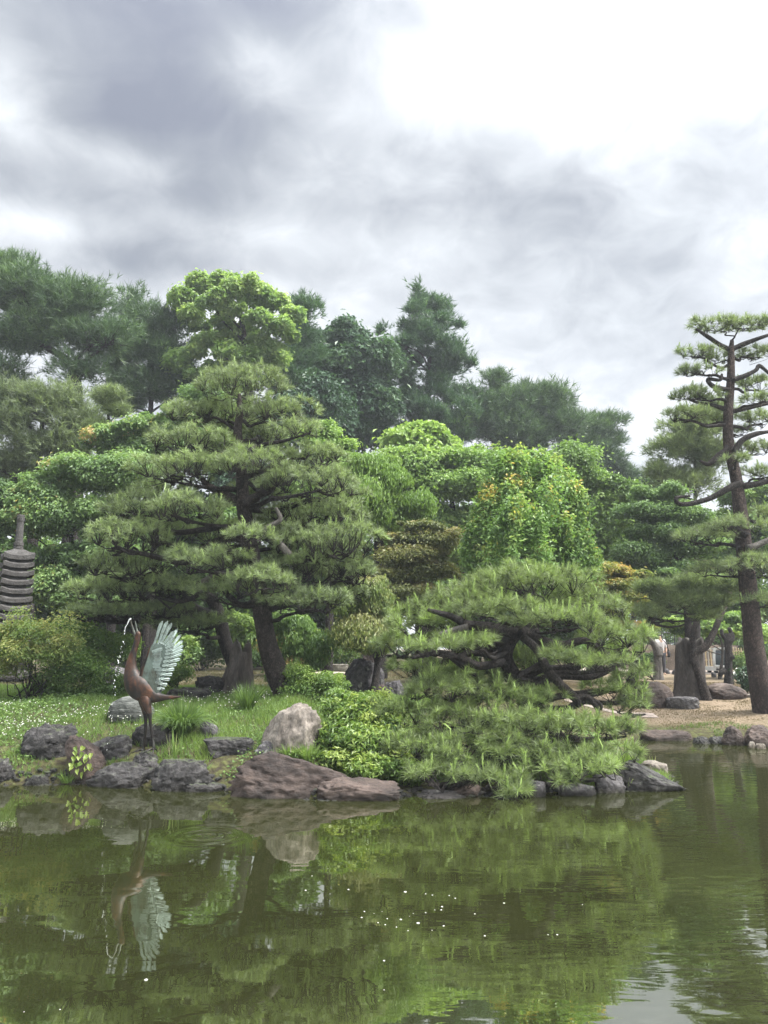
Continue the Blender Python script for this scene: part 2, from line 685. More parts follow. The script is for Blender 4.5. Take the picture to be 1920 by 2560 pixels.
def plain_mat(name, c, rough=0.5, metallic=0.0, spec=0.4):
    return noise_mat(name, [(0.35, tuple(q * 0.85 for q in c)), (0.65, c)], 6.0, 3, rough, 0.05, spec=spec, metallic=metallic, mottle=0.0)


M = {}
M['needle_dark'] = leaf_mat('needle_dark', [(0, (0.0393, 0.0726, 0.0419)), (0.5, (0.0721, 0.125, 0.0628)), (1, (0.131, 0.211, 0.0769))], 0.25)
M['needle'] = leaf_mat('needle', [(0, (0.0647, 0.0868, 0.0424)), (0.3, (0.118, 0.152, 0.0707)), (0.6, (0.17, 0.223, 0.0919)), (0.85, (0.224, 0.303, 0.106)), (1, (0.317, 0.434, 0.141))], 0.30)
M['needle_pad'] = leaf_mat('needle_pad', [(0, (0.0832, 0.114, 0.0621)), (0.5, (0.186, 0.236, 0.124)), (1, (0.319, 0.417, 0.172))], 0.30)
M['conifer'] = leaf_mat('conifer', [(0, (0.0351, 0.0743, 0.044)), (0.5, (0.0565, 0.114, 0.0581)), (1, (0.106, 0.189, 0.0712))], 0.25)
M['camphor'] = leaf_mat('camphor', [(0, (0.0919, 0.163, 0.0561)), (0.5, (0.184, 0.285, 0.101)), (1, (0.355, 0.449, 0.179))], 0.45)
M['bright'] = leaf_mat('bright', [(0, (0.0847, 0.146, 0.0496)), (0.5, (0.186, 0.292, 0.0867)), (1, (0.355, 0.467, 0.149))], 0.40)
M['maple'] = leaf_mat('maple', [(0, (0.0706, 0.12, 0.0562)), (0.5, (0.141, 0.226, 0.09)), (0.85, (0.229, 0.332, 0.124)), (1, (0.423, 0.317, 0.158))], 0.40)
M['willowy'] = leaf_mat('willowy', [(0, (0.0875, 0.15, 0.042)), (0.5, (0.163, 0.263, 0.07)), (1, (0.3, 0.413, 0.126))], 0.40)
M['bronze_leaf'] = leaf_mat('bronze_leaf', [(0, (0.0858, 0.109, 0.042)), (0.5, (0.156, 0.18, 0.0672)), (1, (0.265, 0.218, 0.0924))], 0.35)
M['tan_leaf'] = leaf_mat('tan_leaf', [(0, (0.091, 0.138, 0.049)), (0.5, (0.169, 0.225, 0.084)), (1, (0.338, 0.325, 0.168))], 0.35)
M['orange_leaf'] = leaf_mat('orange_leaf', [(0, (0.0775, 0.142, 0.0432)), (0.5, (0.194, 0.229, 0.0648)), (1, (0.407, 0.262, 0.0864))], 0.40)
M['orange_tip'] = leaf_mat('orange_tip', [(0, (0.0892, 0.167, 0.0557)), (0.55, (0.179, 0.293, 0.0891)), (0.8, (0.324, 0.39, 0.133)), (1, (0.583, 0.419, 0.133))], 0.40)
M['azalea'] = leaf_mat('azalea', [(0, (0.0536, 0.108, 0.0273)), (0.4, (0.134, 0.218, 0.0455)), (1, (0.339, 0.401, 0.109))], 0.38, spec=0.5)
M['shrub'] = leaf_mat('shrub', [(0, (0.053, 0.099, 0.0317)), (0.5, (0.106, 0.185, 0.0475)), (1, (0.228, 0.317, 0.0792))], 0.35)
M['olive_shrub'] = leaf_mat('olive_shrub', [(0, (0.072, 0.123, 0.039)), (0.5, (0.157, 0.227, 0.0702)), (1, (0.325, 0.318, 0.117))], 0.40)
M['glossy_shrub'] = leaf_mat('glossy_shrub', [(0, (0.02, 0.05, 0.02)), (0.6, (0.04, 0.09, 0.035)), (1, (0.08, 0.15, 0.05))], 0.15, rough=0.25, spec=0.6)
M['grass'] = leaf_mat('grass', [(0, (0.0632, 0.109, 0.0406)), (0.5, (0.126, 0.201, 0.0569)), (0.85, (0.217, 0.301, 0.0813)), (1, (0.307, 0.301, 0.195))], 0.40)
M['dry_grass'] = leaf_mat('dry_grass', [(0, (0.08, 0.09, 0.035)), (0.4, (0.15, 0.12, 0.075)), (0.8, (0.21, 0.165, 0.11)), (1, (0.26, 0.20, 0.135))], 0.3)
M['clover'] = leaf_mat('clover', [(0, (0.306, 0.319, 0.257)), (1, (0.502, 0.502, 0.453))], 0.2)
M['ivy'] = leaf_mat('ivy', [(0, (0.06, 0.12, 0.012)), (0.5, (0.144, 0.216, 0.03)), (1, (0.24, 0.3, 0.06))], 0.35, spec=0.5)
M['bark'] = noise_mat('bark', [(0.3, (0.045, 0.036, 0.032)), (0.55, (0.10, 0.082, 0.072)), (0.75, (0.20, 0.17, 0.15))], 9, 8, 0.9, 1.0, 26, (1, 1, 0.55), plates=24)
M['bark_dark'] = noise_mat('bark_dark', [(0.3, (0.028, 0.024, 0.022)), (0.6, (0.065, 0.055, 0.05)), (0.8, (0.13, 0.115, 0.105))], 8, 8, 0.9, 0.9, 24, (1, 1, 0.5), plates=26)
M['bark_red'] = noise_mat('bark_red', [(0.3, (0.055, 0.040, 0.034)), (0.55, (0.12, 0.088, 0.075)), (0.75, (0.22, 0.165, 0.14))], 10, 8, 0.9, 1.0, 28, (1, 1, 0.5), plates=22)
M['bark_grey'] = noise_mat('bark_grey', [(0.3, (0.054, 0.048, 0.042)), (0.55, (0.108, 0.099, 0.09)), (0.75, (0.192, 0.18, 0.168))], 8, 8, 0.9, 0.8, 22, (1, 1, 0.5))
M['stump'] = noise_mat('stump', [(0.3, (0.03, 0.0258, 0.0228)), (0.5, (0.063, 0.054, 0.048)), (0.7, (0.114, 0.102, 0.093))], 7, 9, 0.9, 1.0, 18, (1, 1, 0.18), moss=(0.0455, 0.05525, 0.026))
M['rock_dark'] = noise_mat('rock_dark', [(0.32, (0.0066, 0.00616, 0.006)), (0.5, (0.022, 0.0202, 0.0198)), (0.68, (0.0633, 0.0588, 0.0588))], 2.6, 10, 0.75, 1.0, 14, spots=(0.104, 0.104, 0.092), wet=True, spec=0.45, moss=(0.048, 0.064, 0.024))
M['rock_brown'] = noise_mat('rock_brown', [(0.30, (0.0165, 0.0115, 0.00986)), (0.46, (0.0464, 0.0325, 0.0268)), (0.58, (0.0823, 0.0591, 0.0493)), (0.74, (0.15, 0.119, 0.0986))], 1.6, 10, 0.75, 0.9, 10, (1, 1, 1.6), wet=True, spec=0.4)
M['rock_grey'] = noise_mat('rock_grey', [(0.30, (0.07, 0.06, 0.052)), (0.5, (0.16, 0.14, 0.12)), (0.72, (0.29, 0.26, 0.22))], 2.2, 10, 0.85, 0.7, 12, (1.5, 1.5, 0.8), wet=True)
M['rock_slate'] = noise_mat('rock_slate', [(0.3, (0.0304, 0.0288, 0.032)), (0.55, (0.068, 0.064, 0.0672)), (0.75, (0.136, 0.128, 0.124))], 2.2, 10, 0.8, 0.8, 11, spots=(0.2025, 0.2025, 0.1875), wet=True)
M['rock_striped'] = noise_mat('rock_striped', [(0.35, (0.035, 0.04, 0.035)), (0.5, (0.085, 0.09, 0.0825)), (0.65, (0.13, 0.135, 0.125))], 3.0, 8, 0.85, 1.0, 7, (0.5, 0.5, 3.5), dist=0.9)
M['stone_old'] = noise_mat('stone_old', [(0.3, (0.0385, 0.0362, 0.0347)), (0.55, (0.0693, 0.0655, 0.0633)), (0.75, (0.108, 0.104, 0.1))], 6, 9, 0.9, 0.5, 30, spots=(0.036, 0.036, 0.0306))
M['soil'] = noise_mat('soil', [(0.3, (0.042, 0.033, 0.024)), (0.7, (0.096, 0.072, 0.054))], 3, 8, 0.95, 0.6)
M['gravel'] = noise_mat('gravel', [(0.3, (0.25, 0.205, 0.175)), (0.7, (0.38, 0.32, 0.28))], 1.2, 10, 0.95, 0.3, 60)
M['pale_step'] = noise_mat('pale_step', [(0.3, (0.24, 0.21, 0.17)), (0.7, (0.42, 0.38, 0.31))], 3, 8, 0.9, 0.4)
M['iron'] = plain_mat('iron', (0.035, 0.035, 0.035), 0.5)
M['bamboo'] = noise_mat('bamboo', [(0.3, (0.30, 0.24, 0.14)), (0.7, (0.50, 0.42, 0.27))], 8, 4, 0.6, 0.15)
M['white_paint'] = plain_mat('white_paint', (0.80, 0.80, 0.78), 0.4)
M['dark_glass'] = plain_mat('dark_glass', (0.03, 0.045, 0.05), 0.06, spec=0.6)
M['tyre'] = plain_mat('tyre', (0.03, 0.03, 0.03), 0.7)
M['shirt'] = plain_mat('shirt', (0.55, 0.53, 0.54), 0.8)
M['black_cloth'] = plain_mat('black_cloth', (0.02, 0.02, 0.023), 0.8)
M['skin'] = plain_mat('skin', (0.48, 0.31, 0.23), 0.5)
M['trousers'] = plain_mat('trousers', (0.05, 0.05, 0.06), 0.8)
M['foam'] = plain_mat('foam', (0.5, 0.5, 0.47), 0.5)

# ------------------------------------------------------------------ the ground: one sheet out to the horizon
def build_ground():
    xs = np.concatenate([[-400, -250, -150, -90], np.arange(-60, -12, 2.0), np.arange(-12, 14, 0.13), np.arange(14, 40, 1.0), np.arange(40, 62, 4.0), [90, 150, 250, 400]])
    ys = np.concatenate([[-400, -200, -60, -12, -3, 0], np.arange(0.4, 2, 0.2), np.arange(2, 9.6, 0.5), np.arange(9.6, 20, 0.12), np.arange(20, 46, 0.7), np.arange(46, 80, 3.0), [100, 150, 250, 400, 600]])
    X, Y = np.meshgrid(xs, ys)
    Z = height(X, Y)
    V = np.stack([X, Y, Z], -1).reshape(-1, 3)
    ny, nx = X.shape
    i = np.arange(ny * nx).reshape(ny, nx)
    Q = np.stack([i[:-1, :-1], i[:-1, 1:], i[1:, 1:], i[1:, :-1]], -1).reshape(-1, 4)
    sd = pond_sd(X, Y)
    dry = sstep(3.5, 5.2, X) * sstep(0.5, 1.1, sd - 0.25 * vnoise(np.stack([X * 2, Y * 2, X * 0], -1)))
    far = sstep(16.5, 20, Y)
    dry = np.maximum(dry, far * (0.30 + 0.5 * sstep(2, 6, X)))
    a = Acc()
    a.add(V, Q, None, dry.ravel())
    m, N, L = new_mat('ground')
    at = N('ShaderNodeAttribute')
    at.attribute_name = 'tint'
    tc = N('ShaderNodeTexCoord')
    n1 = N('ShaderNodeTexNoise')
    n1.inputs['Scale'].default_value = 0.9
    n1.inputs['Detail'].default_value = 10
    n1.inputs['Roughness'].default_value = 0.65
    L(tc.outputs['Object'], n1.inputs['Vector'])
    n2 = N('ShaderNodeTexNoise')
    n2.inputs['Scale'].default_value = 14
    n2.inputs['Detail'].default_value = 8
    L(tc.outputs['Object'], n2.inputs['Vector'])
    g = ramp_node(N, [(0.36, (0.034, 0.028, 0.019)), (0.5, (0.050, 0.048, 0.022)), (0.66, (0.075, 0.082, 0.030))])
    L(n2.outputs[0], g.inputs[0])
    d = ramp_node(N, [(0.33, (0.085, 0.080, 0.042)), (0.46, (0.15, 0.118, 0.080)), (0.60, (0.205, 0.158, 0.112)), (0.72, (0.25, 0.195, 0.14))])
    ad = N('ShaderNodeMath')
    ad.operation = 'MULTIPLY_ADD'
    ad.inputs[1].default_value = 0.35
    L(n2.outputs[0], ad.inputs[0])
    mm = N('ShaderNodeMath')
    mm.operation = 'MULTIPLY'
    mm.inputs[1].default_value = 0.65
    L(n1.outputs[0], mm.inputs[0])
    L(mm.outputs[0], ad.inputs[2])
    L(ad.outputs[0], d.inputs[0])
    mx = N('ShaderNodeMix')
    mx.data_type = 'RGBA'
    L(at.outputs['Fac'], mx.inputs[0])
    L(g.outputs[0], mx.inputs[6])
    L(d.outputs[0], mx.inputs[7])
    bs = N('ShaderNodeBsdfPrincipled')
    bs.inputs['Roughness'].default_value = 0.95
    bs.inputs['Specular IOR Level'].default_value = 0.15
    L(mx.outputs[2], bs.inputs['Base Color'])
    bp = N('ShaderNodeBump')
    bp.inputs['Strength'].default_value = 0.7
    bp.inputs['Distance'].default_value = 0.05
    L(n2.outputs[0], bp.inputs['Height'])
    L(bp.outputs[0], bs.inputs['Normal'])
    out = N('ShaderNodeOutputMaterial')
    L(bs.outputs[0], out.inputs[0])
    o = a.build('ground', m, smooth=True)
    tag(o, kind='structure')


build_ground()


def build_water():
    m, N, L = new_mat('pond_water')
    tc = N('ShaderNodeTexCoord')
    P = tc.outputs['Object']

    def noise(scale, detail, stretch, dist=0.0):
        mp = N('ShaderNodeMapping')
        mp.inputs['Scale'].default_value = stretch
        L(P, mp.inputs[0])
        n = N('ShaderNodeTexNoise')
        n.inputs['Scale'].default_value = scale
        n.inputs['Detail'].default_value = detail
        n.inputs['Distortion'].default_value = dist
        L(mp.outputs[0], n.inputs['Vector'])
        return n.outputs[0]

    def math_(op, a, b=None, c=None):
        n = N('ShaderNodeMath')
        n.operation = op
        for i, q in enumerate((a, b, c)):
            if q is None:
                continue
            if isinstance(q, (int, float)):
                n.inputs[i].default_value = q
            else:
                L(q, n.inputs[i])
        return n.outputs[0]

    swell = noise(1.1, 2, (1.0, 1.7, 1), 0.3)
    chop = noise(4.5, 2, (0.55, 1.9, 1), 0.4)
    # the breeze only reaches the open channel on the right
    patch = noise(0.16, 2, (1, 1, 1))
    sep = N('ShaderNodeSeparateXYZ')
    L(P, sep.inputs[0])
    mr = N('ShaderNodeMapRange')
    mr.inputs['From Min'].default_value = -0.5
    mr.inputs['From Max'].default_value = 3.5
    mr.inputs['To Min'].default_value = 0.10
    mr.inputs['To Max'].default_value = 1.0
    L(math_('MULTIPLY_ADD', math_('SUBTRACT', patch, 0.5), 4.0, sep.outputs[0]), mr.inputs['Value'])
    h = math_('MULTIPLY', swell, 0.0030)
    h = math_('MULTIPLY_ADD', math_('MULTIPLY', chop, mr.outputs[0]), 0.0024, h)
    # rings where a fish has broken the surface, and one ring nearer on the right
    for (px, py, k, f) in ((512, 2090, 0.0022, 38.0), (1800, 2510, 0.0006, 26.0)):
        c = water_point(px, py)
        sb = N('ShaderNodeVectorMath')
        sb.operation = 'SUBTRACT'
        L(P, sb.inputs[0])
        sb.inputs[1].default_value = (c[0], c[1], 0)
        ln = N('ShaderNodeVectorMath')
        ln.operation = 'LENGTH'
        L(sb.outputs[0], ln.inputs[0])
        r = ln.outputs['Value']
        w = math_('MULTIPLY', math_('SINE', math_('MULTIPLY', r, f)), math_('POWER', 2.718, math_('MULTIPLY', math_('MULTIPLY', r, r), -9.0)))
        h = math_('MULTIPLY_ADD', w, k, h)
    bp = N('ShaderNodeBump')
    bp.inputs['Strength'].default_value = 1.0
    bp.inputs['Distance'].default_value = 1.0
    L(h, bp.inputs['Height'])
    # murky green body
    n5 = noise(0.5, 4, (1, 1, 1), 0.5)
    rr = ramp_node(N, [(0.35, (0.0135, 0.0152, 0.0046)), (0.65, (0.0185, 0.021, 0.0065))])
    L(n5, rr.inputs[0])
    bs = N('ShaderNodeBsdfPrincipled')
    L(rr.outputs[0], bs.inputs['Base Color'])
    bs.inputs['Roughness'].default_value = 0.5
    bs.inputs['Specular IOR Level'].default_value = 0.0
    gl = N('ShaderNodeBsdfGlossy')
    gl.inputs['Roughness'].default_value = 0.012
    gl.inputs['Color'].default_value = (0.97, 0.98, 0.90, 1)
    L(bp.outputs[0], gl.inputs['Normal'])
    fr = N('ShaderNodeFresnel')
    fr.inputs['IOR'].default_value = 4.6
    L(bp.outputs[0], fr.inputs['Normal'])
    mx = N('ShaderNodeMixShader')
    L(fr.outputs[0], mx.inputs[0])
    L(bs.outputs[0], mx.inputs[1])
    L(gl.outputs[0], mx.inputs[2])
    out = N('ShaderNodeOutputMaterial')
    L(mx.outputs[0], out.inputs[0])
    a = Acc()
    xs, ys = np.linspace(-62, 62, 32), np.linspace(0.5, 20, 12)
    X, Y = np.meshgrid(xs, ys)
    i = np.arange(X.size).reshape(X.shape)
    a.add(np.stack([X, Y, X * 0], -1).reshape(-1, 3), np.stack([i[:-1, :-1], i[:-1, 1:], i[1:, 1:], i[1:, :-1]], -1).reshape(-1, 4))
    o = a.build('water', m, smooth=True)
    tag(o, kind='structure')


build_water()


def ground_sheet(name, poly_fn, x0, x1, y0, y1, mat, nx=60, ny=20, lift=0.012):
    a = Acc()
    X, T = np.meshgrid(np.linspace(x0, x1, nx), np.linspace(0, 1, ny))
    lo, hi = poly_fn(X)
    Y = lo * (1 - T) + hi * T
    Z = height(X, Y) + lift
    i = np.arange(X.size).reshape(X.shape)
    a.add(np.stack([X, Y, Z], -1).reshape(-1, 3), np.stack([i[:-1, :-1], i[:-1, 1:], i[1:, 1:], i[1:, :-1]], -1).reshape(-1, 4))
    return tag(a.build(name, mat, smooth=True), kind='structure')


ground_sheet('gravel_path', lambda X: (30.0 + 0.25 * np.sin(X * 0.7), 43.0 + 0.3 * np.sin(X * 0.5 + 1)), 8, 60, 30, 43, M['gravel'], 80, 24)
ground_sheet('garden_path', lambda X: (21.6 + 0.3 * np.sin(X * 0.8) - 0.1 * X, 22.6 + 0.3 * np.sin(X * 0.9 + 0.6) - 0.1 * X), -9, -1, 21, 24, M['gravel'], 60, 8)
ground_sheet('bare_earth_track', lambda X: (17.1 + 0.08 * np.sin(X * 3), 17.4 + 0.06 * np.sin(X * 2.6 + 1)), 3.9, 5.9, 16, 18, M['gravel'], 40, 6)

# ------------------------------------------------------------------ rocks
_ico = {}


def ico(k):
    if k not in _ico:
        bm = bmesh.new()
        bmesh.ops.create_icosphere(bm, subdivisions=k, radius=1.0)
        V = np.array([v.co[:] for v in bm.verts])
        T = np.array([[v.index for v in f.verts] for f in bm.faces])
        bm.free()
        _ico[k] = (unit(V), T)
    return _ico[k]


def rock_shape(seed, sq=3.0, facets=7, rough=0.16, peak=0.0, res=5, flat=0.0, craggy=1.0, wedge=0.0):
    r = np.random.default_rng(seed)
    D, T = ico(res)
    p = D / (np.sum(np.abs(D) ** sq, 1, keepdims=True) ** (1.0 / sq))
    p = p * (1 + rough * fbm(p * 1.1 + seed * 3.1, 3)[:, None])
    for _ in range(facets):
        n = unit(r.normal(size=3) * np.array((1, 1, 0.8)))
        if n[2] < -0.4:
            n = -n
        k = r.uniform(0.68, 0.98)
        ex = np.maximum(0, p @ n - k)
        p = p - ex[:, None] * n * 0.92
    # cracks and ledges
    cr = np.abs(fbm(p * np.array((1.4, 1.4, 2.4)) + seed * 1.7, 4))
    p = p * (1 - 0.10 * np.exp(-(cr / 0.05) ** 2) * rough / 0.16)[:, None]
    rg = 1 - np.abs(fbm(p * 2.6 + seed * 2.3, 4))
    p = p * (1 + craggy * (0.085 * (rg - 0.6) + 0.055 * fbm(p * 5.5 + seed, 4) + 0.030 * fbm(p * 15 + seed, 3)))[:, None]
    if peak:
        p[:, 0] += peak * np.clip(p[:, 2], 0, 2) * 0.75
    if flat:
        p[:, 2] = np.where(p[:, 2] > 0, p[:, 2] * (1 - flat) + flat * np.minimum(p[:, 2], 0.45), p[:, 2])
    if wedge:
        p[:, 2] = np.where(p[:, 2] > -0.6, -0.6 + (p[:, 2] + 0.6) * (1 - wedge * np.clip((p[:, 0] + 1) / 2, 0, 1) ** 1.1), p[:, 2])
    lo, hi = p.min(0), p.max(0)
    p = (p - (lo + hi) / 2) / ((hi - lo) / 2)
    return p, T


CRAG = {'rock_dark': 1.5, 'rock_brown': 1.15}


def rock(label, x0, x1, yt, yb, mat, seed, depth=0.8, cat='rock', group=None, lean=0.0, name='rock', bury=0.3, Y=None, **kw):
    xc = (x0 + x1) / 2
    g = GP(xc, yb)
    if Y:
        g = np.array((0, Y, gz(W(xc, yb, Y)[0], Y)))
    s = MPP(xc, yb, g[1])
    w = (x1 - x0) * s
    d = max(0.12, w * depth)
    Yc = g[1] + d * 0.36
    s *= Yc / g[1]
    w = (x1 - x0) * s
    base = W(xc, yb, Yc)
    top = W(xc, yt, Yc)
    z0 = min(g[2], base[2])
    h = max(0.04, top[2] - z0)
    kw['craggy'] = kw.get('craggy', 1.0) * CRAG.get(mat, 1.0)
    p, T = rock_shape(seed, **kw)
    b = max(bury * h, 0.12)
    z = (p[:, 2] * 0.5 + 0.5) * (h + b) - b
    V = np.stack([p[:, 0] * w / 2 + lean * w * z / h, p[:, 1] * d / 2, z], -1)
    a = Acc()
    org = np.array((W(xc, yb, Yc)[0], Yc, z0))
    a.add(V + org, None, T)
    o = a.build(name, M[mat], smooth=True, origin=org)
    return tag(o, label, cat, group)


GS = 'rocks along the island shore'
rock('blocky grey rock at the waterline, cut off by the left picture edge', -70, 46, 1893, 1960, 'rock_dark', 1, 0.8, group=GS)
rock('long grey-black rock in the clover, left of the ivy', 42, 190, 1806, 1898, 'rock_dark', 2, 0.55, group=GS, peak=0.5, facets=9)
rock('tall brown slab slanting down to the right behind the ivy', 158, 262, 1836, 1958, 'rock_brown', 3, 0.7, group=GS, peak=-0.5, facets=8, sq=2.6)
rock('dark brown squarish rock between the ivy slab and the crane', 218, 332, 1836, 1904, 'rock_dark', 4, 0.5, Y=11.05, group=GS, sq=4.5, facets=4)
rock('big dark rock standing right behind the legs of the crane', 322, 436, 1806, 1896, 'rock_dark', 5, 0.6, group=GS, Y=11.2, sq=3.5, facets=6)
rock('craggy dark rock at the waterline below the crane', 212, 402, 1903, 1970, 'rock_dark', 6, 0.45, group=GS, facets=10, rough=0.24, peak=0.15)
rock('layered dark rock at the waterline with dry moss on top', 378, 546, 1896, 1978, 'rock_dark', 7, 0.5, group=GS, facets=9, rough=0.24, peak=0.3)
rock('flat-topped brown rock set in the grass behind the long shore boulder', 508, 640, 1842, 1888, 'rock_dark', 8, 0.5, group=GS, flat=0.7, sq=4)
rock('small pointed slate rock under the hanging grass clump', 498, 548, 1803, 1845, 'rock_slate', 9, 0.8, group=GS, peak=-0.4)
rock('rounded stone with fine dark stripes, behind the crane', 268, 388, 1738, 1806, 'rock_striped', 10, 0.7, facets=2, sq=2.3, rough=0.08, craggy=0.5)
rock('small speckled rock at the left foot of the grey boulder', 636, 722, 1849, 1892, 'rock_slate', 11, 0.7, group=GS, facets=6)
rock('small low rock at the waterline left of the big brown boulder', 462, 568, 1952, 1980, 'rock_dark', 12, 0.5, group=GS, facets=6)
rock('little wet stone at the waterline near the left picture edge', 60, 128, 1936, 1964, 'rock_dark', 71, 0.6, group=GS, facets=6)
rock('big smooth brown boulder sloping into the water', 566, 925, 1876, 1994, 'rock_brown', 13, 0.40, cat='boulder', facets=8, sq=2.6, rough=0.17, peak=-0.22, bury=0.25)
rock('low rounded brown boulder at the right end of the big one', 790, 1003, 1942, 2002, 'rock_brown', 14, 0.45, cat='boulder', facets=6, sq=2.5, rough=0.14)
rock('pale grey-tan boulder with worn furrows beside the azalea', 650, 808, 1756, 1886, 'rock_grey', 15, 0.75, cat='boulder', facets=9, sq=2.2, peak=0.40, rough=0.11, craggy=0.9)
rock('dark long rock lying on the lawn behind the crane tail', 412, 535, 1716, 1748, 'rock_dark', 16, 0.6, facets=4)
rock('black jagged rock at the foot of the old stump', 484, 572, 1688, 1738, 'rock_dark', 17, 0.7, facets=8)
rock('grey rounded rock half hidden behind the neck of the crane', 252, 328, 1666, 1716, 'rock_slate', 18, 0.8, facets=4)
GW = 'rocks behind the azalea'
rock('tall purple-grey standing stone with a slanting left face', 848, 938, 1643, 1738, 'rock_slate', 19, 0.6, group=GW, peak=0.5, facets=9, sq=3.2)
rock('upright grey rock close against the right of the standing stone', 922, 962, 1668, 1726, 'rock_slate', 20, 0.8, group=GW, facets=5)
rock('small brown stone in front of the standing stone', 908, 968, 1710, 1742, 'rock_brown', 21, 0.8, group=GW, facets=5)
rock('squat stone stacked right of the small brown one', 955, 1012, 1700, 1744, 'rock_slate', 22, 0.8, group=GW, facets=5)
rock('jagged brown rock on top of the standing stone row', 896, 940, 1622, 1660, 'rock_brown', 23, 0.8, group=GW, facets=8, Y=19.5, bury=2.5)
rock('flat grey stone at the water under the low pine', 1040, 1178, 1974, 1997, 'rock_slate', 24, 0.5, group=GS, facets=5)
rock('brown stone in the shade under the low pine', 1118, 1205, 1958, 1990, 'rock_brown', 25, 0.6, group=GS, facets=5)
rock('rounded grey stone at the water, right part of the low pine', 1310, 1366, 1950, 1992, 'rock_slate', 26, 0.8, group=GS, facets=4)
rock('dark log-shaped rock lying at the waterline', 1392, 1492, 1956, 1990, 'rock_slate', 27, 0.4, group=GS, facets=5, peak=-0.2)
rock('pale square-cut grey slab at the waterline', 1484, 1562, 1936, 1982, 'rock_slate', 28, 0.6, group=GS, sq=5, facets=3, rough=0.08)
rock('dark wedge-shaped rock that ends in a point, tip of the island', 1538, 1718, 1899, 1979, 'rock_dark', 29, 0.35, group=GS, wedge=0.96, facets=5, sq=2.6, rough=0.12)
rock('light stone with a flat top behind the dark wedge', 1600, 1666, 1902, 1936, 'rock_grey', 30, 0.8, group=GS, flat=0.6, facets=5)
rock('dark stone at the back of the island tip', 1545, 1602, 1875, 1908, 'rock_dark', 31, 0.8, group=GS, facets=5)
GF = 'rocks along the far bank'
rock('long low flat-faced rock on the far bank', 1600, 1732, 1824, 1852, 'rock_brown', 32, 0.35, group=GF, sq=3.4, facets=3, rough=0.07, craggy=0.5)
rock('mossy low stone right of the long one', 1728, 1776, 1840, 1860, 'rock_dark', 33, 0.8, group=GF, facets=3)
rock('dark low stone left of the pointed rock', 1772, 1812, 1840, 1860, 'rock_dark', 34, 0.8, group=GF, facets=4)
rock('pointed brown rock at the far waterline', 1803, 1862, 1813, 1864, 'rock_brown', 35, 0.8, group=GF, facets=8, sq=2.2, peak=-0.25)
rock('rounded brown rock at the right picture edge of the far bank', 1862, 1934, 1812, 1866, 'rock_brown', 36, 0.8, group=GF, facets=4, sq=2.5)
rock('egg-sized upright pebble before the rounded far rock', 1872, 1888, 1853, 1871, 'rock_grey', 37, 0.8, group=GF, facets=3, bury=0.5)
rock('flat pale pebble at the far waterline', 1888, 1914, 1858, 1872, 'rock_grey', 38, 0.8, group=GF, facets=3)
GL = 'boulders on the brown lawn'
rock('dark rounded boulder left of the giant stump', 1568, 1688, 1702, 1772, 'rock_brown', 39, 0.6, cat='boulder', group=GL, facets=4, sq=2.5, rough=0.1, craggy=0.5)
rock('flat-topped cut stone in front of the giant stump', 1666, 1746, 1741, 1774, 'rock_slate', 40, 0.6, cat='boulder', group=GL, sq=5, flat=0.5, facets=3, rough=0.06)
rock('domed grey-brown boulder right of the giant stump', 1764, 1866, 1706, 1750, 'rock_brown', 41, 0.6, cat='boulder', group=GL, facets=4, sq=2.3, rough=0.09, peak=-0.2, craggy=0.5)
rock('thin pale stone slab beside the trunk of the tall pine', 1858, 1902, 1732, 1745, 'rock_grey', 42, 0.8, group=GL, facets=3)
for i, (a, b, y, w) in enumerate(((1660, 1676, 1683, 0), (1680, 1696, 1684, 0), (1778, 1792, 1692, 0), (1794, 1806, 1692, 0), (1830, 1850, 1697, 0), (1625, 1640, 1682, 0))):
    rock(('edging stone right at the foot of the pollarded trunk', 'edging stone just left of the giant stump', 'edging stone between the giant stump and the white cart', 'edging stone right below the white cart', 'broad edging stone right of the knobbly trunk', 'edging stone left of the pollarded trunk')[i], a, b, y - 12, y + 2, 'rock_slate', 50 + i, 0.8, group='edging stones along the gravel path', facets=2, sq=2.4, res=3)
for i, (a, b, t, y) in enumerate(((790, 862, 1691, 1698), (782, 870, 1680, 1688), (818, 872, 1660, 1676))):
    rock(('lowest', 'middle', 'topmost')[i] + ' of three pale worn steps left of the standing stone', a, b, t, y, 'pale_step', 60 + i, 0.8, cat='step', name='stone_step', group='garden steps', sq=6, facets=1, rough=0.04, flat=0.8, res=4)

# ------------------------------------------------------------------ garden pines clipped into pads
def trunk_mesh(root, name, px_pts, rad_px, Y, mat, sides=14, dY=None, flare=0.25, bark=0.10, k=7, mesh_extra=None):
    P, R = [], []
    for i, (x, y) in enumerate(px_pts):
        yy = Y + (dY[i] if dY else 0)
        P.append(W(x, y, yy))
        R.append(rad_px[i] * MPP(x, y, yy))
    P = np.array(P)
    P[0, 2] = gz(P[0, 0], P[0, 1]) - 0.12 if abs(P[0, 2] - gz(P[0, 0], P[0, 1])) < 0.5 else P[0, 2]
    a = Acc()
    tube(a, P, R, sides, k, bark, seed=float(len(px_pts)), flare=flare)
    a.build(name, mat, root, smooth=True)
    return spline(np.column_stack([P, R]), k)


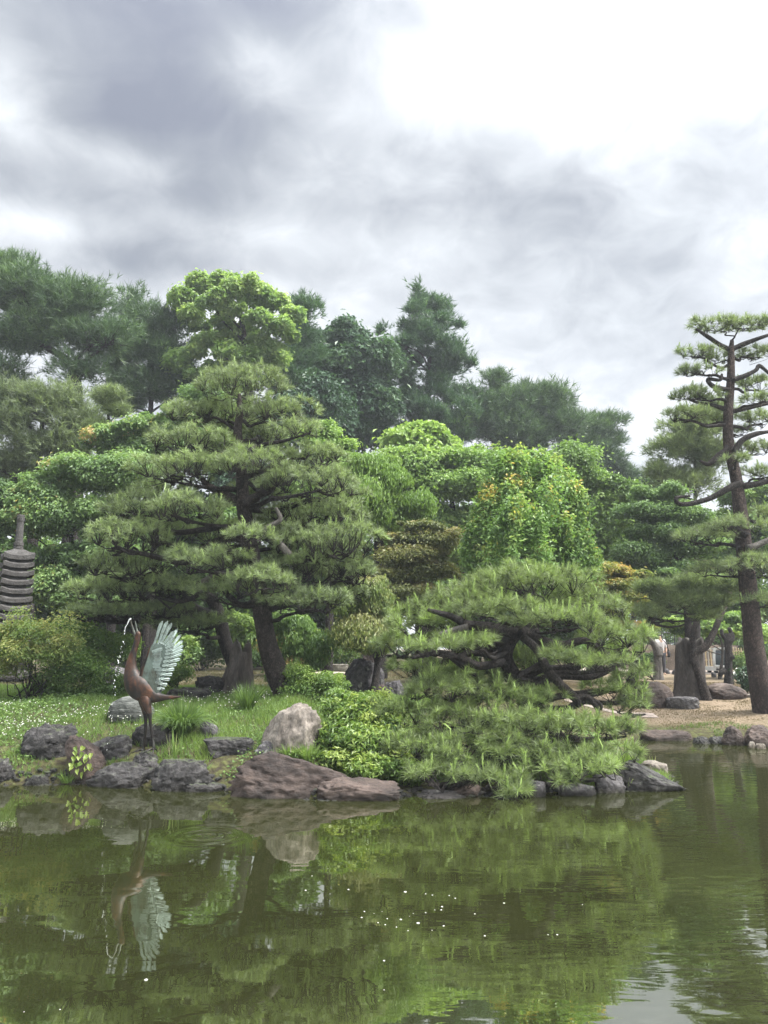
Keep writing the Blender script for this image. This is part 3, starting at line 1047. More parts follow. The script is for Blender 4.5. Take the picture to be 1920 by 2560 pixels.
def pine_pad(root, tr, cx, cy, rx, ry, Y, bark, nmat, dens=1.0, L=0.13, K=30, nw=0.006, tint=0.5, r0=None, start=None, candles=0.0, twig=1.0, lo=15, hi=78, deep=0.6):
    s = MPP(cx, cy, Y)
    c = W(cx, cy, Y)
    RX, RZ = rx * s, ry * s
    RY = max(deep * RX, 1.15 * RZ)
    n = int(max(16, dens * 3.1416 * RX * RY / (L * L) * 2.2 + dens * RX * RZ / (L * L) * 4.0))
    u = np.sqrt(rng.uniform(0, 1, n))
    an = rng.uniform(0, 2 * np.pi, n)
    sd = rng.uniform(0, 50)
    edge = 1 + 0.24 * vnoise(np.stack([np.cos(an) * 1.7 + sd, np.sin(an) * 1.7, an * 0 + sd], -1))
    x, y = RX * u * np.cos(an) * edge, RY * u * np.sin(an) * edge
    lump = vnoise(np.stack([x / (L * 3.4) + sd, y / (L * 3.4), x * 0 + sd], -1))
    z = RZ * (np.sqrt(np.maximum(0, 1 - u * u)) * rng.uniform(0.05, 0.95, n) - 0.30 * rng.uniform(0, 1, n) + 0.36 * lump)
    B = c + np.stack([x, y, z], -1)
    ax = np.stack([x / RX * 0.75, y / RY * 0.75, 0.85 + 0 * x], -1) + rng.normal(0, 0.30, (n, 3))
    ax = unit(ax)
    tn = tint + 0.12 * lump + 0.08 * (z / RZ) + rng.normal(0, 0.12, n)
    a = Acc()
    needles(a, B, ax, L * rng.uniform(0.8, 1.2, n), K, nw, lo, hi, tn, droop=0.10)
    if candles:
        k = rng.uniform(0, 1, n) < candles
        cb, ca = B[k], unit(ax[k] * 0.35 + np.array((0, 0, 1.0)) + rng.normal(0, 0.12, (k.sum(), 3)))
        cl = L * rng.uniform(0.6, 1.5, k.sum())
        twigs(a, cb, cb + ca * cl[:, None], L * 0.08, L * 0.06, 0.93, seg=2)
        for f in (0.35, 0.6, 0.85):
            needles(a, cb + ca * (cl * f)[:, None], ca, L * 0.42, 9, nw * 1.1, 12, 42, 0.93, droop=0, along=0.1, tint_j=0.08)
    a.build('needle_pad', nmat, root, kind='stuff')
    # limb and twigs that carry the pad
    b = Acc()
    if start is None:
        d = np.linalg.norm((tr[:, :3] - (c - np.array((0, 0, RZ)))) * np.array((1, 1, 1.7)), axis=1)
        d = d + (tr[:, 2] > c[2] + 0.1 * RX) * 0.35
        i = int(np.argmin(d))
        start, rt = tr[i, :3], tr[i, 3]
    else:
        start, rt = np.asarray(start, float), 0.06
    out = c - start
    out[2] = 0
    ln = np.linalg.norm(out) + 1e-6
    cr = c - out / ln * min(0.45 * RX, 0.8 * ln) - np.array((0, 0, 0.72 * RZ))
    r0 = r0 or min(0.55 * rt, 0.022 + 0.022 * np.linalg.norm(cr - start) + 0.02 * RX)
    m1 = start * 0.66 + cr * 0.34 + np.array((rng.normal(0, 0.05), rng.normal(0, 0.05), rng.normal(0, 0.05))) * (0.5 + ln * 0.6)
    m2 = start * 0.30 + cr * 0.70 + np.array((rng.normal(0, 0.06), rng.normal(0, 0.06), rng.normal(-0.02, 0.05))) * (0.5 + ln * 0.6)
    end = c + out / ln * 0.45 * RX - np.array((0, 0, 0.45 * RZ))
    tube(b, [start, m1, m2, cr, end], [r0, r0 * 0.85, r0 * 0.72, r0 * 0.6, r0 * 0.22], 8, 5, 0.10, seed=sd)
    nn = max(6, n // 9)
    u2, a2 = np.sqrt(rng.uniform(0.02, 0.8, nn)), rng.uniform(0, 2 * np.pi, nn)
    nodes = c + np.stack([RX * u2 * np.cos(a2), RY * u2 * np.sin(a2), -RZ * rng.uniform(0.25, 0.75, nn)], -1)
    half = max(3, nn // 3)
    roots = cr * (1 - (t := rng.uniform(0, 1, half))[:, None]) + end * t[:, None]
    twigs(b, roots, nodes[:half], r0 * 0.42, r0 * 0.2, seg=5)
    dd = np.linalg.norm(nodes[half:, None] - nodes[None, :half], axis=2)
    j = np.argmin(dd, 1)
    twigs(b, nodes[j], nodes[half:], r0 * 0.22, r0 * 0.12, seg=4)
    dd = np.linalg.norm(B[:, None] - nodes[None], axis=2)
    j = np.argmin(dd, 1)
    keep = rng.uniform(0, 1, n) < 0.7 * twig
    twigs(b, nodes[j[keep]], B[keep], min(0.010, r0 * 0.13), 0.004, seg=2)
    b.build('branch', bark, root, smooth=True)


def limb(root, pts, rads, Y, mat, dY=None, sides=9, bark=0.1, name='branch'):
    P = [W(x, y, Y + (dY[i] if dY else 0)) for i, (x, y) in enumerate(pts)]
    R = [r * MPP(x, y, Y) for r, (x, y) in zip(rads, pts)]
    a = Acc()
    tube(a, P, R, sides, 6, bark, seed=P[0][0] * 7)
    a.build(name, mat, root, smooth=True)
    return np.array(P)


def main_pine():
    Y = 13.4
    b = GP(742, 1744)
    Y = float(b[1]) + 0.15
    root = thing('pine_tree', 'broad clipped pine with a curved leaning trunk behind the grey boulder', 'pine tree', b, 'clipped garden pines')
    tr = trunk_mesh(root, 'trunk', [(745, 1752), (700, 1700), (668, 1610), (652, 1510), (636, 1430), (624, 1360), (612, 1290), (607, 1240), (600, 1130), (594, 1080), (600, 1030), (598, 985)],
                    [31, 27, 24, 22, 20, 19, 18, 16, 12, 10, 8, 4], Y, M['bark'], 18, flare=0.28)
    limb(root, [(607, 1262), (568, 1238), (520, 1215), (505, 1195)], [14, 11, 9, 6], Y, M['bark'])
    limb(root, [(610, 1262), (645, 1240), (675, 1225), (690, 1210)], [14, 11, 10, 5], Y - 0.1, M['bark'])
    limb(root, [(725, 1390), (690, 1350), (662, 1325), (700, 1300), (690, 1270)], [9, 8, 7, 6, 4], Y - 0.5, M['bark_grey'])
    limb(root, [(640, 1450), (590, 1440), (545, 1435), (505, 1455)], [9, 9, 8, 6], Y - 0.5, M['bark_grey'])
    pads = [(600, 962, 118, 40, 0.1), (488, 1030, 72, 32, 0.5), (692, 1028, 92, 32, 0.0), (735, 1075, 66, 26, -0.5), (477, 1106, 98, 36, -0.2), (600, 1085, 70, 26, 0.9),
            (770, 1142, 102, 34, 0.1), (452, 1178, 112, 38, -0.3), (612, 1162, 80, 34, -0.6), (757, 1205, 116, 38, -0.4), (345, 1278, 90, 46, 0.0), (470, 1268, 92, 40, -0.7),
            (790, 1288, 122, 46, 0.3), (325, 1345, 92, 42, -0.5), (545, 1330, 76, 36, 0.8), (622, 1347, 62, 26, -1.0), (812, 1358, 132, 46, -0.3), (325, 1412, 112, 48, 0.4),
            (515, 1402, 98, 34, -0.8), (800, 1424, 140, 46, 0.0), (690, 1300, 70, 34, 0.8), (655, 1456, 86, 32, -0.9), (755, 1500, 112, 38, -0.5), (560, 1480, 90, 34, -0.5), (690, 1390, 70, 30, 0.7),
            (855, 1230, 60, 34, 0.6), (640, 1240, 60, 30, 0.8), (560, 1030, 60, 34, 0.6), (660, 1085, 60, 30, 0.7), (545, 1130, 60, 30, 0.8), (690, 1190, 60, 30, 0.8), (400, 1330, 70, 36, 0.7), (720, 1340, 70, 34, 0.6), (590, 1410, 60, 30, 0.9), (405, 1230, 70, 34, 0.8), (862, 1480, 60, 28, 0.3), (420, 1470, 90, 34, 0.3)]
    for (x, y, rx, ry, dy) in pads:
        pine_pad(root, tr, x, y, rx * 1.05, ry * 1.35, Y + dy, M['bark_dark'], M['needle_pad'], dens=0.85, L=0.14, K=30, nw=0.0095, tint=rng.uniform(0.42, 0.56), candles=0.10)


def leaning_pine():
    b = GP(592, 1730)
    Y = float(b[1]) + 0.3
    root = thing('pine_tree', 'second dark pine leaning left, low boughs over the crane', 'pine tree', b, 'clipped garden pines')
    tr = trunk_mesh(root, 'trunk', [(612, 1735), (585, 1660), (562, 1600), (548, 1540), (530, 1500), (505, 1480)], [24, 20, 18, 18, 14, 8], Y, M['bark_dark'], 14)
    limb(root, [(548, 1545), (500, 1530), (450, 1500), (400, 1488)], [16, 13, 11, 8], Y - 0.3, M['bark_dark'])
    for (x, y, rx, ry, dy) in [(355, 1480, 120, 40, -0.6), (255, 1530, 100, 34, -0.5), (470, 1560, 104, 34, -0.6), (300, 1450, 90, 36, 0.3), (410, 1525, 80, 30, -0.9), (230, 1480, 70, 34, 0.2)]:
        pine_pad(root, tr, x, y, rx, ry, Y + dy, M['bark_dark'], M['needle_pad'], dens=0.95, L=0.14, K=30, nw=0.0095, tint=rng.uniform(0.38, 0.5), candles=0.06)


def low_pine():
    Y = 11.5
    b = np.array((W(1330, 1930, Y)[0], Y, 0.0))
    b[2] = gz(b[0], b[1])
    root = thing('low_pine_tree', 'wide low pine with bright candles hanging over the water', 'pine tree', b, 'clipped garden pines')
    tr = trunk_mesh(root, 'trunk', [(1345, 1945), (1360, 1880), (1335, 1800), (1300, 1720), (1262, 1650), (1275, 1600), (1310, 1570)], [28, 26, 24, 22, 21, 19, 16], Y, M['bark_dark'], 14)
    bk = M['bark_dark']
    limb(root, [(1290, 1585), (1225, 1568), (1170, 1562), (1130, 1542), (1070, 1525)], [16, 13, 12, 9, 5], Y - 0.3, bk)
    limb(root, [(1170, 1566), (1120, 1580), (1095, 1585)], [9, 7, 4], Y - 0.35, M['bark_grey'])
    limb(root, [(1300, 1575), (1350, 1600), (1410, 1612), (1466, 1602), (1520, 1640), (1545, 1660)], [16, 13, 11, 9, 8, 4], Y - 0.2, bk)
    limb(root, [(1305, 1590), (1342, 1624), (1366, 1670), (1400, 1710), (1440, 1748), (1446, 1768)], [11, 11, 12, 11, 10, 4], Y - 0.45, bk)
    limb(root, [(1440, 1748), (1465, 1741), (1490, 1765), (1497, 1790)], [8, 7, 7, 3], Y - 0.45, bk)
    limb(root, [(1468, 1742), (1500, 1760), (1503, 1775)], [6, 5, 3], Y - 0.45, bk)
    limb(root, [(1262, 1655), (1200, 1665), (1160, 1650), (1100, 1632), (1030, 1645)], [11, 10, 9, 8, 4], Y - 0.5, bk)
    limb(root, [(1120, 1635), (1160, 1668), (1190, 1690)], [8, 8, 3], Y - 0.5, bk)
    limb(root, [(1350, 1660), (1300, 1692), (1345, 1705)], [7, 7, 3], Y - 0.4, bk)
    limb(root, [(1335, 1800), (1240, 1800), (1120, 1830), (1040, 1850)], [16, 13, 11, 5], Y - 0.4, bk)
    limb(root, [(1350, 1860), (1260, 1890), (1200, 1930)], [14, 12, 6], Y - 0.5, bk)
    limb(root, [(1350, 1840), (1440, 1850), (1530, 1870)], [14, 11, 5], Y - 0.4, bk)
    up = [(1320, 1462, 170, 44, 0.5), (1150, 1505, 120, 40, 0.3), (1450, 1512, 120, 42, 0.4), (1075, 1568, 105, 36, 0.1), (1245, 1528, 105, 36, -0.3), (1395, 1552, 120, 36, -0.4), (1530, 1605, 95, 40, 0.0),
          (1000, 1620, 70, 32, 0.1), (1110, 1622, 90, 24, -0.7), (1200, 1612, 60, 18, -0.8), (1490, 1660, 90, 26, -0.3), (1590, 1690, 50, 30, 0.0), (1560, 1735, 62, 26, -0.1), (1400, 1650, 60, 22, -0.7), (1040, 1540, 60, 26, 0.5),
          (1250, 1470, 90, 36, 0.7), (1562, 1640, 44, 26, 0.4), (1060, 1672, 90, 34, 0.0), (1160, 1690, 90, 32, -0.1), (1262, 1690, 80, 32, 0.2), (1345, 1735, 64, 30, 0.1), (1335, 1655, 56, 24, 0.2), (1585, 1770, 60, 28, -0.1), (1500, 1720, 50, 20, 0.5), (1200, 1640, 80, 26, 0.55), (1290, 1652, 70, 26, 0.6), (1385, 1685, 60, 24, 0.5), (1115, 1596, 70, 20, 0.4), (1215, 1600, 60, 20, 0.5)]
    lo = [(1130, 1722, 130, 36, 0.1), (1250, 1762, 115, 36, 0.0), (1050, 1790, 105, 44, -0.2), (1170, 1812, 120, 44, -0.35), (1310, 1815, 115, 40, -0.35), (1430, 1830, 105, 36, -0.15), (1535, 1820, 70, 34, 0.0),
          (1040, 1872, 100, 40, -0.6), (1160, 1885, 120, 42, -0.75), (1295, 1882, 120, 42, -0.75), (1425, 1888, 105, 40, -0.6), (1535, 1890, 66, 32, -0.3), (1100, 1940, 95, 30, -0.95), (1225, 1950, 100, 32, -1.05),
          (1280, 1985, 50, 22, -1.2), (1370, 1940, 80, 30, -1.0), (1470, 1928, 80, 30, -0.8), (1360, 1750, 60, 26, 0.1), (1200, 1720, 80, 26, 0.3)]
    lo = [(x, y, rx, ry, (11.0 if y < 1800 else 10.75 if y < 1860 else 10.4 if y < 1910 else 10.05 if y < 1970 else 9.8) - Y + 0.35 * dy * (y < 1860)) for x, y, rx, ry, dy in lo]
    for (x, y, rx, ry, dy) in up + lo:
        pine_pad(root, tr, x, y, rx, ry * 1.2, Y + dy, bk, M['needle'], dens=0.72, L=0.155, K=54, nw=0.0075, tint=rng.uniform(0.44, 0.56), candles=0.26, lo=12, hi=88)


def tall_pine():
    b = GP(1908, 1786)
    Y = float(b[1]) + 0.2
    root = thing('tall_pine_tree', 'tall open pine with bare twisted limbs at the right picture edge', 'pine tree', b, 'clipped garden pines')
    tr = trunk_mesh(root, 'trunk', [(1922, 1800), (1904, 1720), (1886, 1620), (1874, 1500), (1864, 1400), (1852, 1290), (1839, 1190), (1822, 1110), (1821, 1030), (1827, 950), (1828, 880), (1830, 850)],
                    [30, 26, 23, 21, 19, 17, 14, 13, 11, 9, 7, 4], Y, M['bark_red'], 16, flare=0.2)
    bk = M['bark_dark']
    limb(root, [(1828, 876), (1800, 862), (1770, 842), (1740, 822)], [7, 6, 5, 3], Y, bk)
    limb(root, [(1828, 874), (1860, 860), (1900, 845), (1930, 835)], [7, 6, 5, 3], Y, bk)
    limb(root, [(1830, 950), (1862, 940), (1890, 925), (1900, 915), (1935, 945)], [6, 6, 5, 5, 3], Y - 0.1, bk)
    limb(root, [(1822, 975), (1782, 965), (1770, 948), (1800, 950), (1805, 935)], [6, 6, 5, 4, 3], Y - 0.1, bk)
    limb(root, [(1818, 1025), (1780, 1012), (1750, 1008), (1725, 1000)], [6, 5, 4, 3], Y, bk)
    limb(root, [(1826, 1030), (1870, 1020), (1925, 1008)], [6, 5, 4], Y, bk)
    limb(root, [(1822, 1120), (1795, 1140), (1772, 1160), (1750, 1152)], [7, 7, 6, 3], Y - 0.2, bk)
    limb(root, [(1834, 1130), (1856, 1100), (1890, 1085), (1930, 1078)], [8, 7, 6, 4], Y - 0.1, bk)
    limb(root, [(1856, 1208), (1825, 1219), (1770, 1248), (1706, 1261), (1690, 1245), (1725, 1240)], [9, 8, 7, 6, 5, 3], Y - 0.3, bk)
    limb(root, [(1856, 1216), (1890, 1210), (1930, 1200)], [9, 8, 6], Y - 0.1, bk)
    limb(root, [(1868, 1372), (1895, 1362), (1930, 1345)], [9, 8, 6], Y - 0.3, M['bark_grey'])
    limb(root, [(1868, 1340), (1835, 1320), (1800, 1330)], [8, 6, 3], Y - 0.2, bk)
    pads = [(1785, 818, 62, 17, 0.0), (1870, 812, 66, 18, 0.1), (1745, 884, 46, 17, -0.1), (1800, 898, 40, 14, 0.3), (1888, 885, 54, 17, 0.2), (1745, 928, 52, 13, -0.2), (1885, 965, 52, 20, 0.3), (1745, 990, 68, 17, 0.0),
            (1712, 1040, 58, 18, -0.2), (1780, 1050, 44, 16, 0.4), (1895, 1050, 50, 22, 0.3), (1880, 1125, 56, 22, 0.4), (1840, 1080, 40, 15, 0.5), (1900, 1185, 50, 20, 0.0), (1900, 1000, 44, 14, -0.4),
            (1840, 1318, 76, 26, -0.4), (1760, 1345, 74, 26, -0.2), (1880, 1420, 80, 32, -0.4), (1800, 1425, 70, 26, 0.2), (1900, 1290, 50, 26, 0.4), (1905, 1500, 50, 28, -0.3), (1838, 1150, 34, 12, -0.6)]
    for (x, y, rx, ry, dy) in pads:
        pine_pad(root, tr, x, y, rx, ry, Y + dy, bk, M['needle_pad'], dens=1.15 if y < 1250 else 0.95, L=0.17, K=30, nw=0.011, tint=rng.uniform(0.34, 0.5), candles=0.12, twig=1.0)


main_pine()
leaning_pine()
low_pine()
tall_pine()


# ------------------------------------------------------------------ loose crowns
def crown(acc, lobes, kind='broad', n=20000, L=0.12, wd=0.6, sub=0.5, flat=0.7, tint=0.5, tip=0.0, spread=0.25, K=10, fill=0.12, front=0.55, gap=3.3, up=0.5):
    """lobes: (centre, radii) in metres. Every lobe carries smaller clumps, every clump carries leaves."""
    area = np.array([(r[0] * r[2] + 0.5 * r[0] * r[1]) for _, r in lobes])
    cnt = np.maximum(1, (n * area / area.sum()).astype(int))
    for (c, r), m in zip(lobes, cnt):
        c, r = np.asarray(c, float), np.asarray(r, float)
        k = int(max(4, gap * (r[0] * r[2] + r[0] * r[1]) / (sub * sub)))
        d = unit(rng.normal(size=(k, 3)))
        d[:, 2] = np.where(d[:, 2] < -0.35, -d[:, 2] * 0.6, d[:, 2])
        fl = (d[:, 1] > 0.15) & (rng.uniform(0, 1, k) < front)
        d[fl, 1] *= -1
        sc = c + d * r * rng.uniform(0.55, 1.12, (k, 1)) + rng.normal(0, 0.12, (k, 3)) * sub
        sr = sub * np.exp(rng.normal(-0.15, 0.38, k))
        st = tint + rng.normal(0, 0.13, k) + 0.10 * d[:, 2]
        w = sr * sr
        j = rng.choice(k, m, p=w / w.sum())
        e = unit(rng.normal(size=(m, 3)) + np.array((0, -0.25, up)))
        rad = rng.uniform(0.2, 1.0, m) ** 0.6 * np.where(rng.uniform(0, 1, m) < 0.14, rng.uniform(1.0, 1.5, m), 1.0)
        P = sc[j] + e * (sr[j] * rad)[:, None] * np.array((1, 1, flat))
        P = P + 0.25 * sub * np.stack([vnoise(P * 2.1 + q) for q in (0, 31, 57)], -1)
        nf = int(m * fill)
        if nf:
            q = unit(rng.normal(size=(nf, 3)))
            P[:nf] = c + q * r * rng.uniform(0.2, 0.75, (nf, 1))
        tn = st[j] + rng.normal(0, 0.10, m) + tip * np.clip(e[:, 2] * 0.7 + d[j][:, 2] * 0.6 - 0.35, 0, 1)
        if kind == 'pine':
            q = max(1, m // K)
            ax = unit(e[:q] * 0.8 + d[j[:q]] * 0.5 + np.array((0, 0, 0.55)))
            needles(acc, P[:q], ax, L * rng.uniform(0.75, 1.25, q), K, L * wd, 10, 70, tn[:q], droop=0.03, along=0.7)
        else:
            nr = unit(e * 0.55 + np.array((0, 0, 0.55)) + rng.normal(0, spread * 2, (m, 3)))
            if kind == 'weep':
                tg = np.array((0, 0, -1.0)) + e * 0.45 + rng.normal(0, 0.3, (m, 3))
                nr = unit(e * np.array((1, 1, 0.4)) + rng.normal(0, spread * 1.5, (m, 3)))
            elif kind == 'up':
                tg = np.array((0, 0, 0.8)) + e * 0.6 + rng.normal(0, 0.4, (m, 3))
            else:
                tg = e * np.array((1, 1, 0.2)) + np.array((0, 0, -0.15)) + rng.normal(0, 0.5, (m, 3))
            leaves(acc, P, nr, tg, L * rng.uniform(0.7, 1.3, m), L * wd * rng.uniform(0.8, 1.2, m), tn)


def tree(name, label, cat, base_x, Y, lobes, mat, bark='bark_dark', kind='broad', group=None, r=0.18, n=20000, top=None, limbs=7, base_y=None, trunk_px=None, dl=None, **kw):
    x = W(base_x, 1600, Y)[0]
    base = np.array((x, Y, gz(x, Y)))
    root = thing(name, label, cat, base, group)
    LB = []
    for q in lobes:
        px, py, rx, ry = q[:4]
        dy = q[4] if len(q) > 4 else 0.0
        s = MPP(px, py, Y + dy)
        rx, ry = rx * 0.92, ry * 0.92
        LB.append((W(px, py + 6, Y + dy), np.array((rx * s, min(max(rx, ry), 1.4 * min(rx, ry)) * s * 0.8, ry * s))))
    a = Acc()
    crown(a, LB, kind, n, **kw)
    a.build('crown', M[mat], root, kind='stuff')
    # trunk and limbs
    b = Acc()
    cen = np.mean([c for c, _ in LB], 0)
    ztop = float(np.percentile([c[2] for c, _ in LB], 72))
    if trunk_px:
        P = np.array([W(*p, Y) for p in trunk_px])
        P[0, 2] = gz(P[0, 0], P[0, 1]) - 0.15
    else:
        P = np.array([base - (0, 0, 0.15), base * 0.55 + np.array((cen[0], cen[1], ztop)) * 0.45 + rng.normal(0, 0.15, 3), (cen[0], cen[1], ztop)])
    R = np.linspace(r, r * 0.25, len(P))
    tube(b, P, R, 10, 6, 0.08, seed=x, flare=0.3)
    S_ = spline(np.column_stack([P, R]), 8)
    b.build('trunk', M[bark], root, smooth=True)
    order = sorted(range(len(LB)), key=lambda i: -LB[i][1][0])[:limbs]
    for i in order:
        c, q = LB[i]
        for t in range(2):
            e = c + rng.normal(0, 0.35, 3) * q
            ok = np.nonzero(S_[:, 2] < e[2] - 0.1)[0]
            j = ok[int(np.argmin(np.linalg.norm(S_[ok, :3] - e, axis=1) + 0.8 * np.abs(S_[ok, 2] - e[2] + 0.6 * np.hypot(*(S_[ok, :2] - e[:2]).T))))] if len(ok) else 0
            s0 = S_[j, :3]
            md = s0 * 0.5 + e * 0.5 + rng.normal(0, 0.08, 3) * np.linalg.norm(e - s0)
            rr = S_[j, 3] * 0.5
            g = Acc()
            tube(g, [s0, md, e], [rr, rr * 0.65, rr * 0.2], 6, 5, 0.08, seed=i)
            kk = 9
            f = unit(rng.normal(size=(kk, 3)) + np.array((0, -0.2, 0.2)))
            twigs(g, np.repeat((md * 0.4 + e * 0.6)[None], kk, 0), e + f * q * 0.75, rr * 0.28, rr * 0.06, seg=4)
            g.build('branch', M[bark], root, smooth=True)
    return root


FAR = 'trees beyond the garden'
_r = random.Random(5)
CONE = [(1045, 722, 9, 16), (1048, 748, 18, 16)]
for _y in range(765, 1090, 17):
    _w = 26 + (_y - 750) * 0.44 if _y < 960 else 118
    for _k in range(2 + int(_w / 30)):
        _x = 1062 + (_y - 750) * 0.03 + _r.uniform(-1, 1) * _w
        CONE.append((_x, _y + _r.uniform(-8, 8), _r.uniform(18, 34), _r.uniform(10, 18), _r.uniform(-1.5, 1.5)))
CONE += [(1180, 905, 18, 9), (1150, 812, 15, 9), (953, 826, 15, 9), (1120, 768, 10, 8)]
# --- far row, dark evergreens
tree('pine_tree', 'huge dark bushy pine whose crown fills the upper left edge', 'pine tree', 190, 30,
     [(60, 740, 110, 70), (-60, 720, 110, 90), (150, 780, 110, 70), (225, 760, 45, 22), (60, 850, 130, 55), (250, 850, 100, 55), (-20, 960, 90, 60), (30, 690, 50, 38), (200, 930, 60, 25)], 'needle_dark', kind='pine', n=110000, L=0.34, wd=0.085, sub=0.62, tint=0.5, r=0.42, K=10,
     trunk_px=[(170, 1600), (185, 1200), (188, 960), (165, 900), (100, 860)], fill=0.05, group=FAR)
tree('pine_tree', 'spiky dark pine between the huge left pine and the pale broadleaf tree', 'pine tree', 360, 33,
     [(330, 780, 40, 40), (400, 830, 80, 42), (330, 870, 90, 50), (420, 900, 70, 50), (350, 960, 60, 50), (430, 800, 40, 25), (300, 930, 60, 40), (400, 980, 70, 40), (470, 970, 50, 40), (330, 1010, 60, 30), (440, 920, 50, 40)], 'needle_dark', kind='pine', n=60000, L=0.36, wd=0.085, sub=0.6, tint=0.35, r=0.3, K=10, fill=0.05, group=FAR)
tree('camphor_tree', 'tall yellow-green broadleaf tree with sky showing through its crown', 'tree', 620, 32,
     [(470, 745, 26, 20), (505, 722, 34, 22, 1), (555, 708, 40, 20), (605, 718, 36, 20, -1), (650, 738, 34, 22), (690, 762, 34, 26, .6), (725, 795, 26, 30), (732, 840, 20, 26), (480, 785, 22, 14), (540, 752, 40, 20, -1.2), (592, 772, 36, 18, -1), (642, 792, 34, 22, -1), (690, 822, 34, 24, -.5), (560, 802, 26, 12), (612, 832, 40, 18, .5), (662, 862, 36, 24), (520, 850, 34, 16), (572, 882, 40, 20, -.8), (480, 882, 30, 16), (622, 902, 44, 22), (520, 932, 44, 22), (582, 952, 50, 20), (450, 905, 26, 18), (690, 890, 30, 26), (556, 838, 32, 12, 1), (606, 868, 30, 12, 1.2), (500, 815, 26, 12, 1)], 'camphor', bark='bark_dark', n=56000, L=0.20, wd=0.6, sub=0.36, flat=0.85, tint=0.55, r=0.32, fill=0.0, gap=3.0, up=0.25, group=FAR,
     trunk_px=[(640, 1600), (632, 1150), (622, 1000), (615, 880), (600, 780)])
tree('conifer_tree', 'thin dark conifer just right of the pale broadleaf tree', 'conifer', 745, 36,
     [(755, 790, 26, 50), (745, 850, 40, 36), (740, 920, 60, 60), (700, 960, 50, 40)], 'conifer', kind='pine', n=34000, L=0.34, wd=0.11, sub=0.55, tint=0.45, r=0.25, K=9, group=FAR, fill=0.04)
tree('evergreen_tree', 'dark round evergreen draped in creeper, left of the tallest conifer', 'tree', 850, 38,
     [(850, 860, 70, 44), (800, 930, 90, 60), (890, 930, 90, 70), (830, 1030, 100, 60), (930, 1010, 80, 80), (900, 1090, 80, 60)], 'conifer', n=56000, L=0.30, wd=0.5, sub=0.62, flat=0.9, tint=0.42, gap=2.6, r=0.35, group=FAR, fill=0.06)
tree('conifer_tree', 'tallest dark conifer, pointed top above the middle of the trees', 'conifer', 1060, 40,
     CONE, 'conifer', kind='pine', K=8, n=120000, L=0.34, wd=0.14, sub=0.42, flat=0.8, tint=0.45, gap=3.0, r=0.45, group=FAR, fill=0.10)
tree('pine_tree', 'dark pine with a small pointed top, right shoulder of the tallest conifer', 'pine tree', 1250, 42,
     [(1240, 960, 26, 34), (1230, 1020, 70, 44), (1300, 1030, 60, 44), (1180, 1070, 80, 44), (1280, 1090, 90, 44)], 'needle_dark', kind='pine', n=52000, L=0.40, wd=0.09, sub=0.7, tint=0.42, r=0.3, K=9, group=FAR, fill=0.05)
tree('pine_tree', 'dark feathery pine above the bright green trees', 'pine tree', 1370, 42,
     [(1340, 1000, 44, 34), (1380, 1010, 44, 34), (1350, 1070, 80, 40), (1420, 1060, 50, 34), (1300, 1110, 60, 40)], 'needle_dark', kind='pine', n=46000, L=0.40, wd=0.09, sub=0.65, tint=0.42, r=0.25, K=9, group=FAR, fill=0.05)
tree('pine_tree', 'lone open pine leaning right at the gap of bare sky', 'pine tree', 1490, 44,
     [(1520, 1050, 36, 18), (1490, 1080, 50, 26), (1540, 1105, 34, 14), (1480, 1140, 70, 36), (1530, 1170, 44, 22), (1440, 1110, 50, 30), (1560, 1200, 30, 20)], 'needle_dark', kind='pine', n=30000, L=0.40, wd=0.085, sub=0.5, tint=0.38, r=0.22, K=9, fill=0.02, flat=0.5, group=FAR)
tree('pine_tree', 'blue-green layered pine at the left edge below the huge one', 'pine tree', 60, 25,
     [(50, 990, 110, 44), (150, 1010, 90, 44), (20, 1060, 90, 44), (200, 1060, 80, 40), (110, 1110, 110, 44), (20, 1160, 80, 44), (180, 1130, 70, 40)], 'needle_pad', kind='pine', n=80000, L=0.27, wd=0.075, sub=0.55, flat=0.55, tint=0.18, r=0.28, K=10, group=FAR, fill=0.08)
tree('pine_tree', 'small round-topped pine poking up left of the clipped pine', 'pine tree', 275, 23,
     [(275, 990, 60, 34), (290, 1025, 50, 22), (240, 1070, 60, 26)], 'needle_pad', kind='pine', n=24000, L=0.22, wd=0.07, sub=0.38, flat=0.6, tint=0.38, r=0.16, K=10, group=FAR)
# --- middle broadleaves
MID = 'leafy trees in the middle of the garden'
tree('maple_tree', 'spreading layered green maple behind the stone pagoda', 'maple tree', 180, 19.5,
     [(60, 1245, 110, 50), (190, 1195, 100, 48), (300, 1215, 90, 50), (-20, 1310, 90, 50), (120, 1310, 120, 54), (240, 1290, 100, 40), (40, 1390, 100, 40), (190, 1390, 110, 40), (150, 1470, 100, 40), (60, 1480, 80, 40), (270, 1400, 90, 50), (230, 1500, 90, 40)], 'maple', n=110000, L=0.10, wd=0.55, sub=0.40, flat=0.5, tint=0.48, tip=0.08, r=0.2, group=MID,
     trunk_px=[(235, 1680), (230, 1560), (200, 1450), (175, 1330)], limbs=10)
tree('maple_tree', 'green maple between the small round pine and the clipped pine', 'maple tree', 380, 22,
     [(330, 1090, 90, 40), (430, 1060, 80, 46), (270, 1110, 60, 30), (420, 1140, 110, 46), (500, 1010, 50, 30), (330, 1160, 90, 40), (540, 1120, 60, 50)], 'maple', n=66000, L=0.11, wd=0.55, sub=0.42, flat=0.5, tint=0.52, tip=0.08, r=0.18, group=MID)
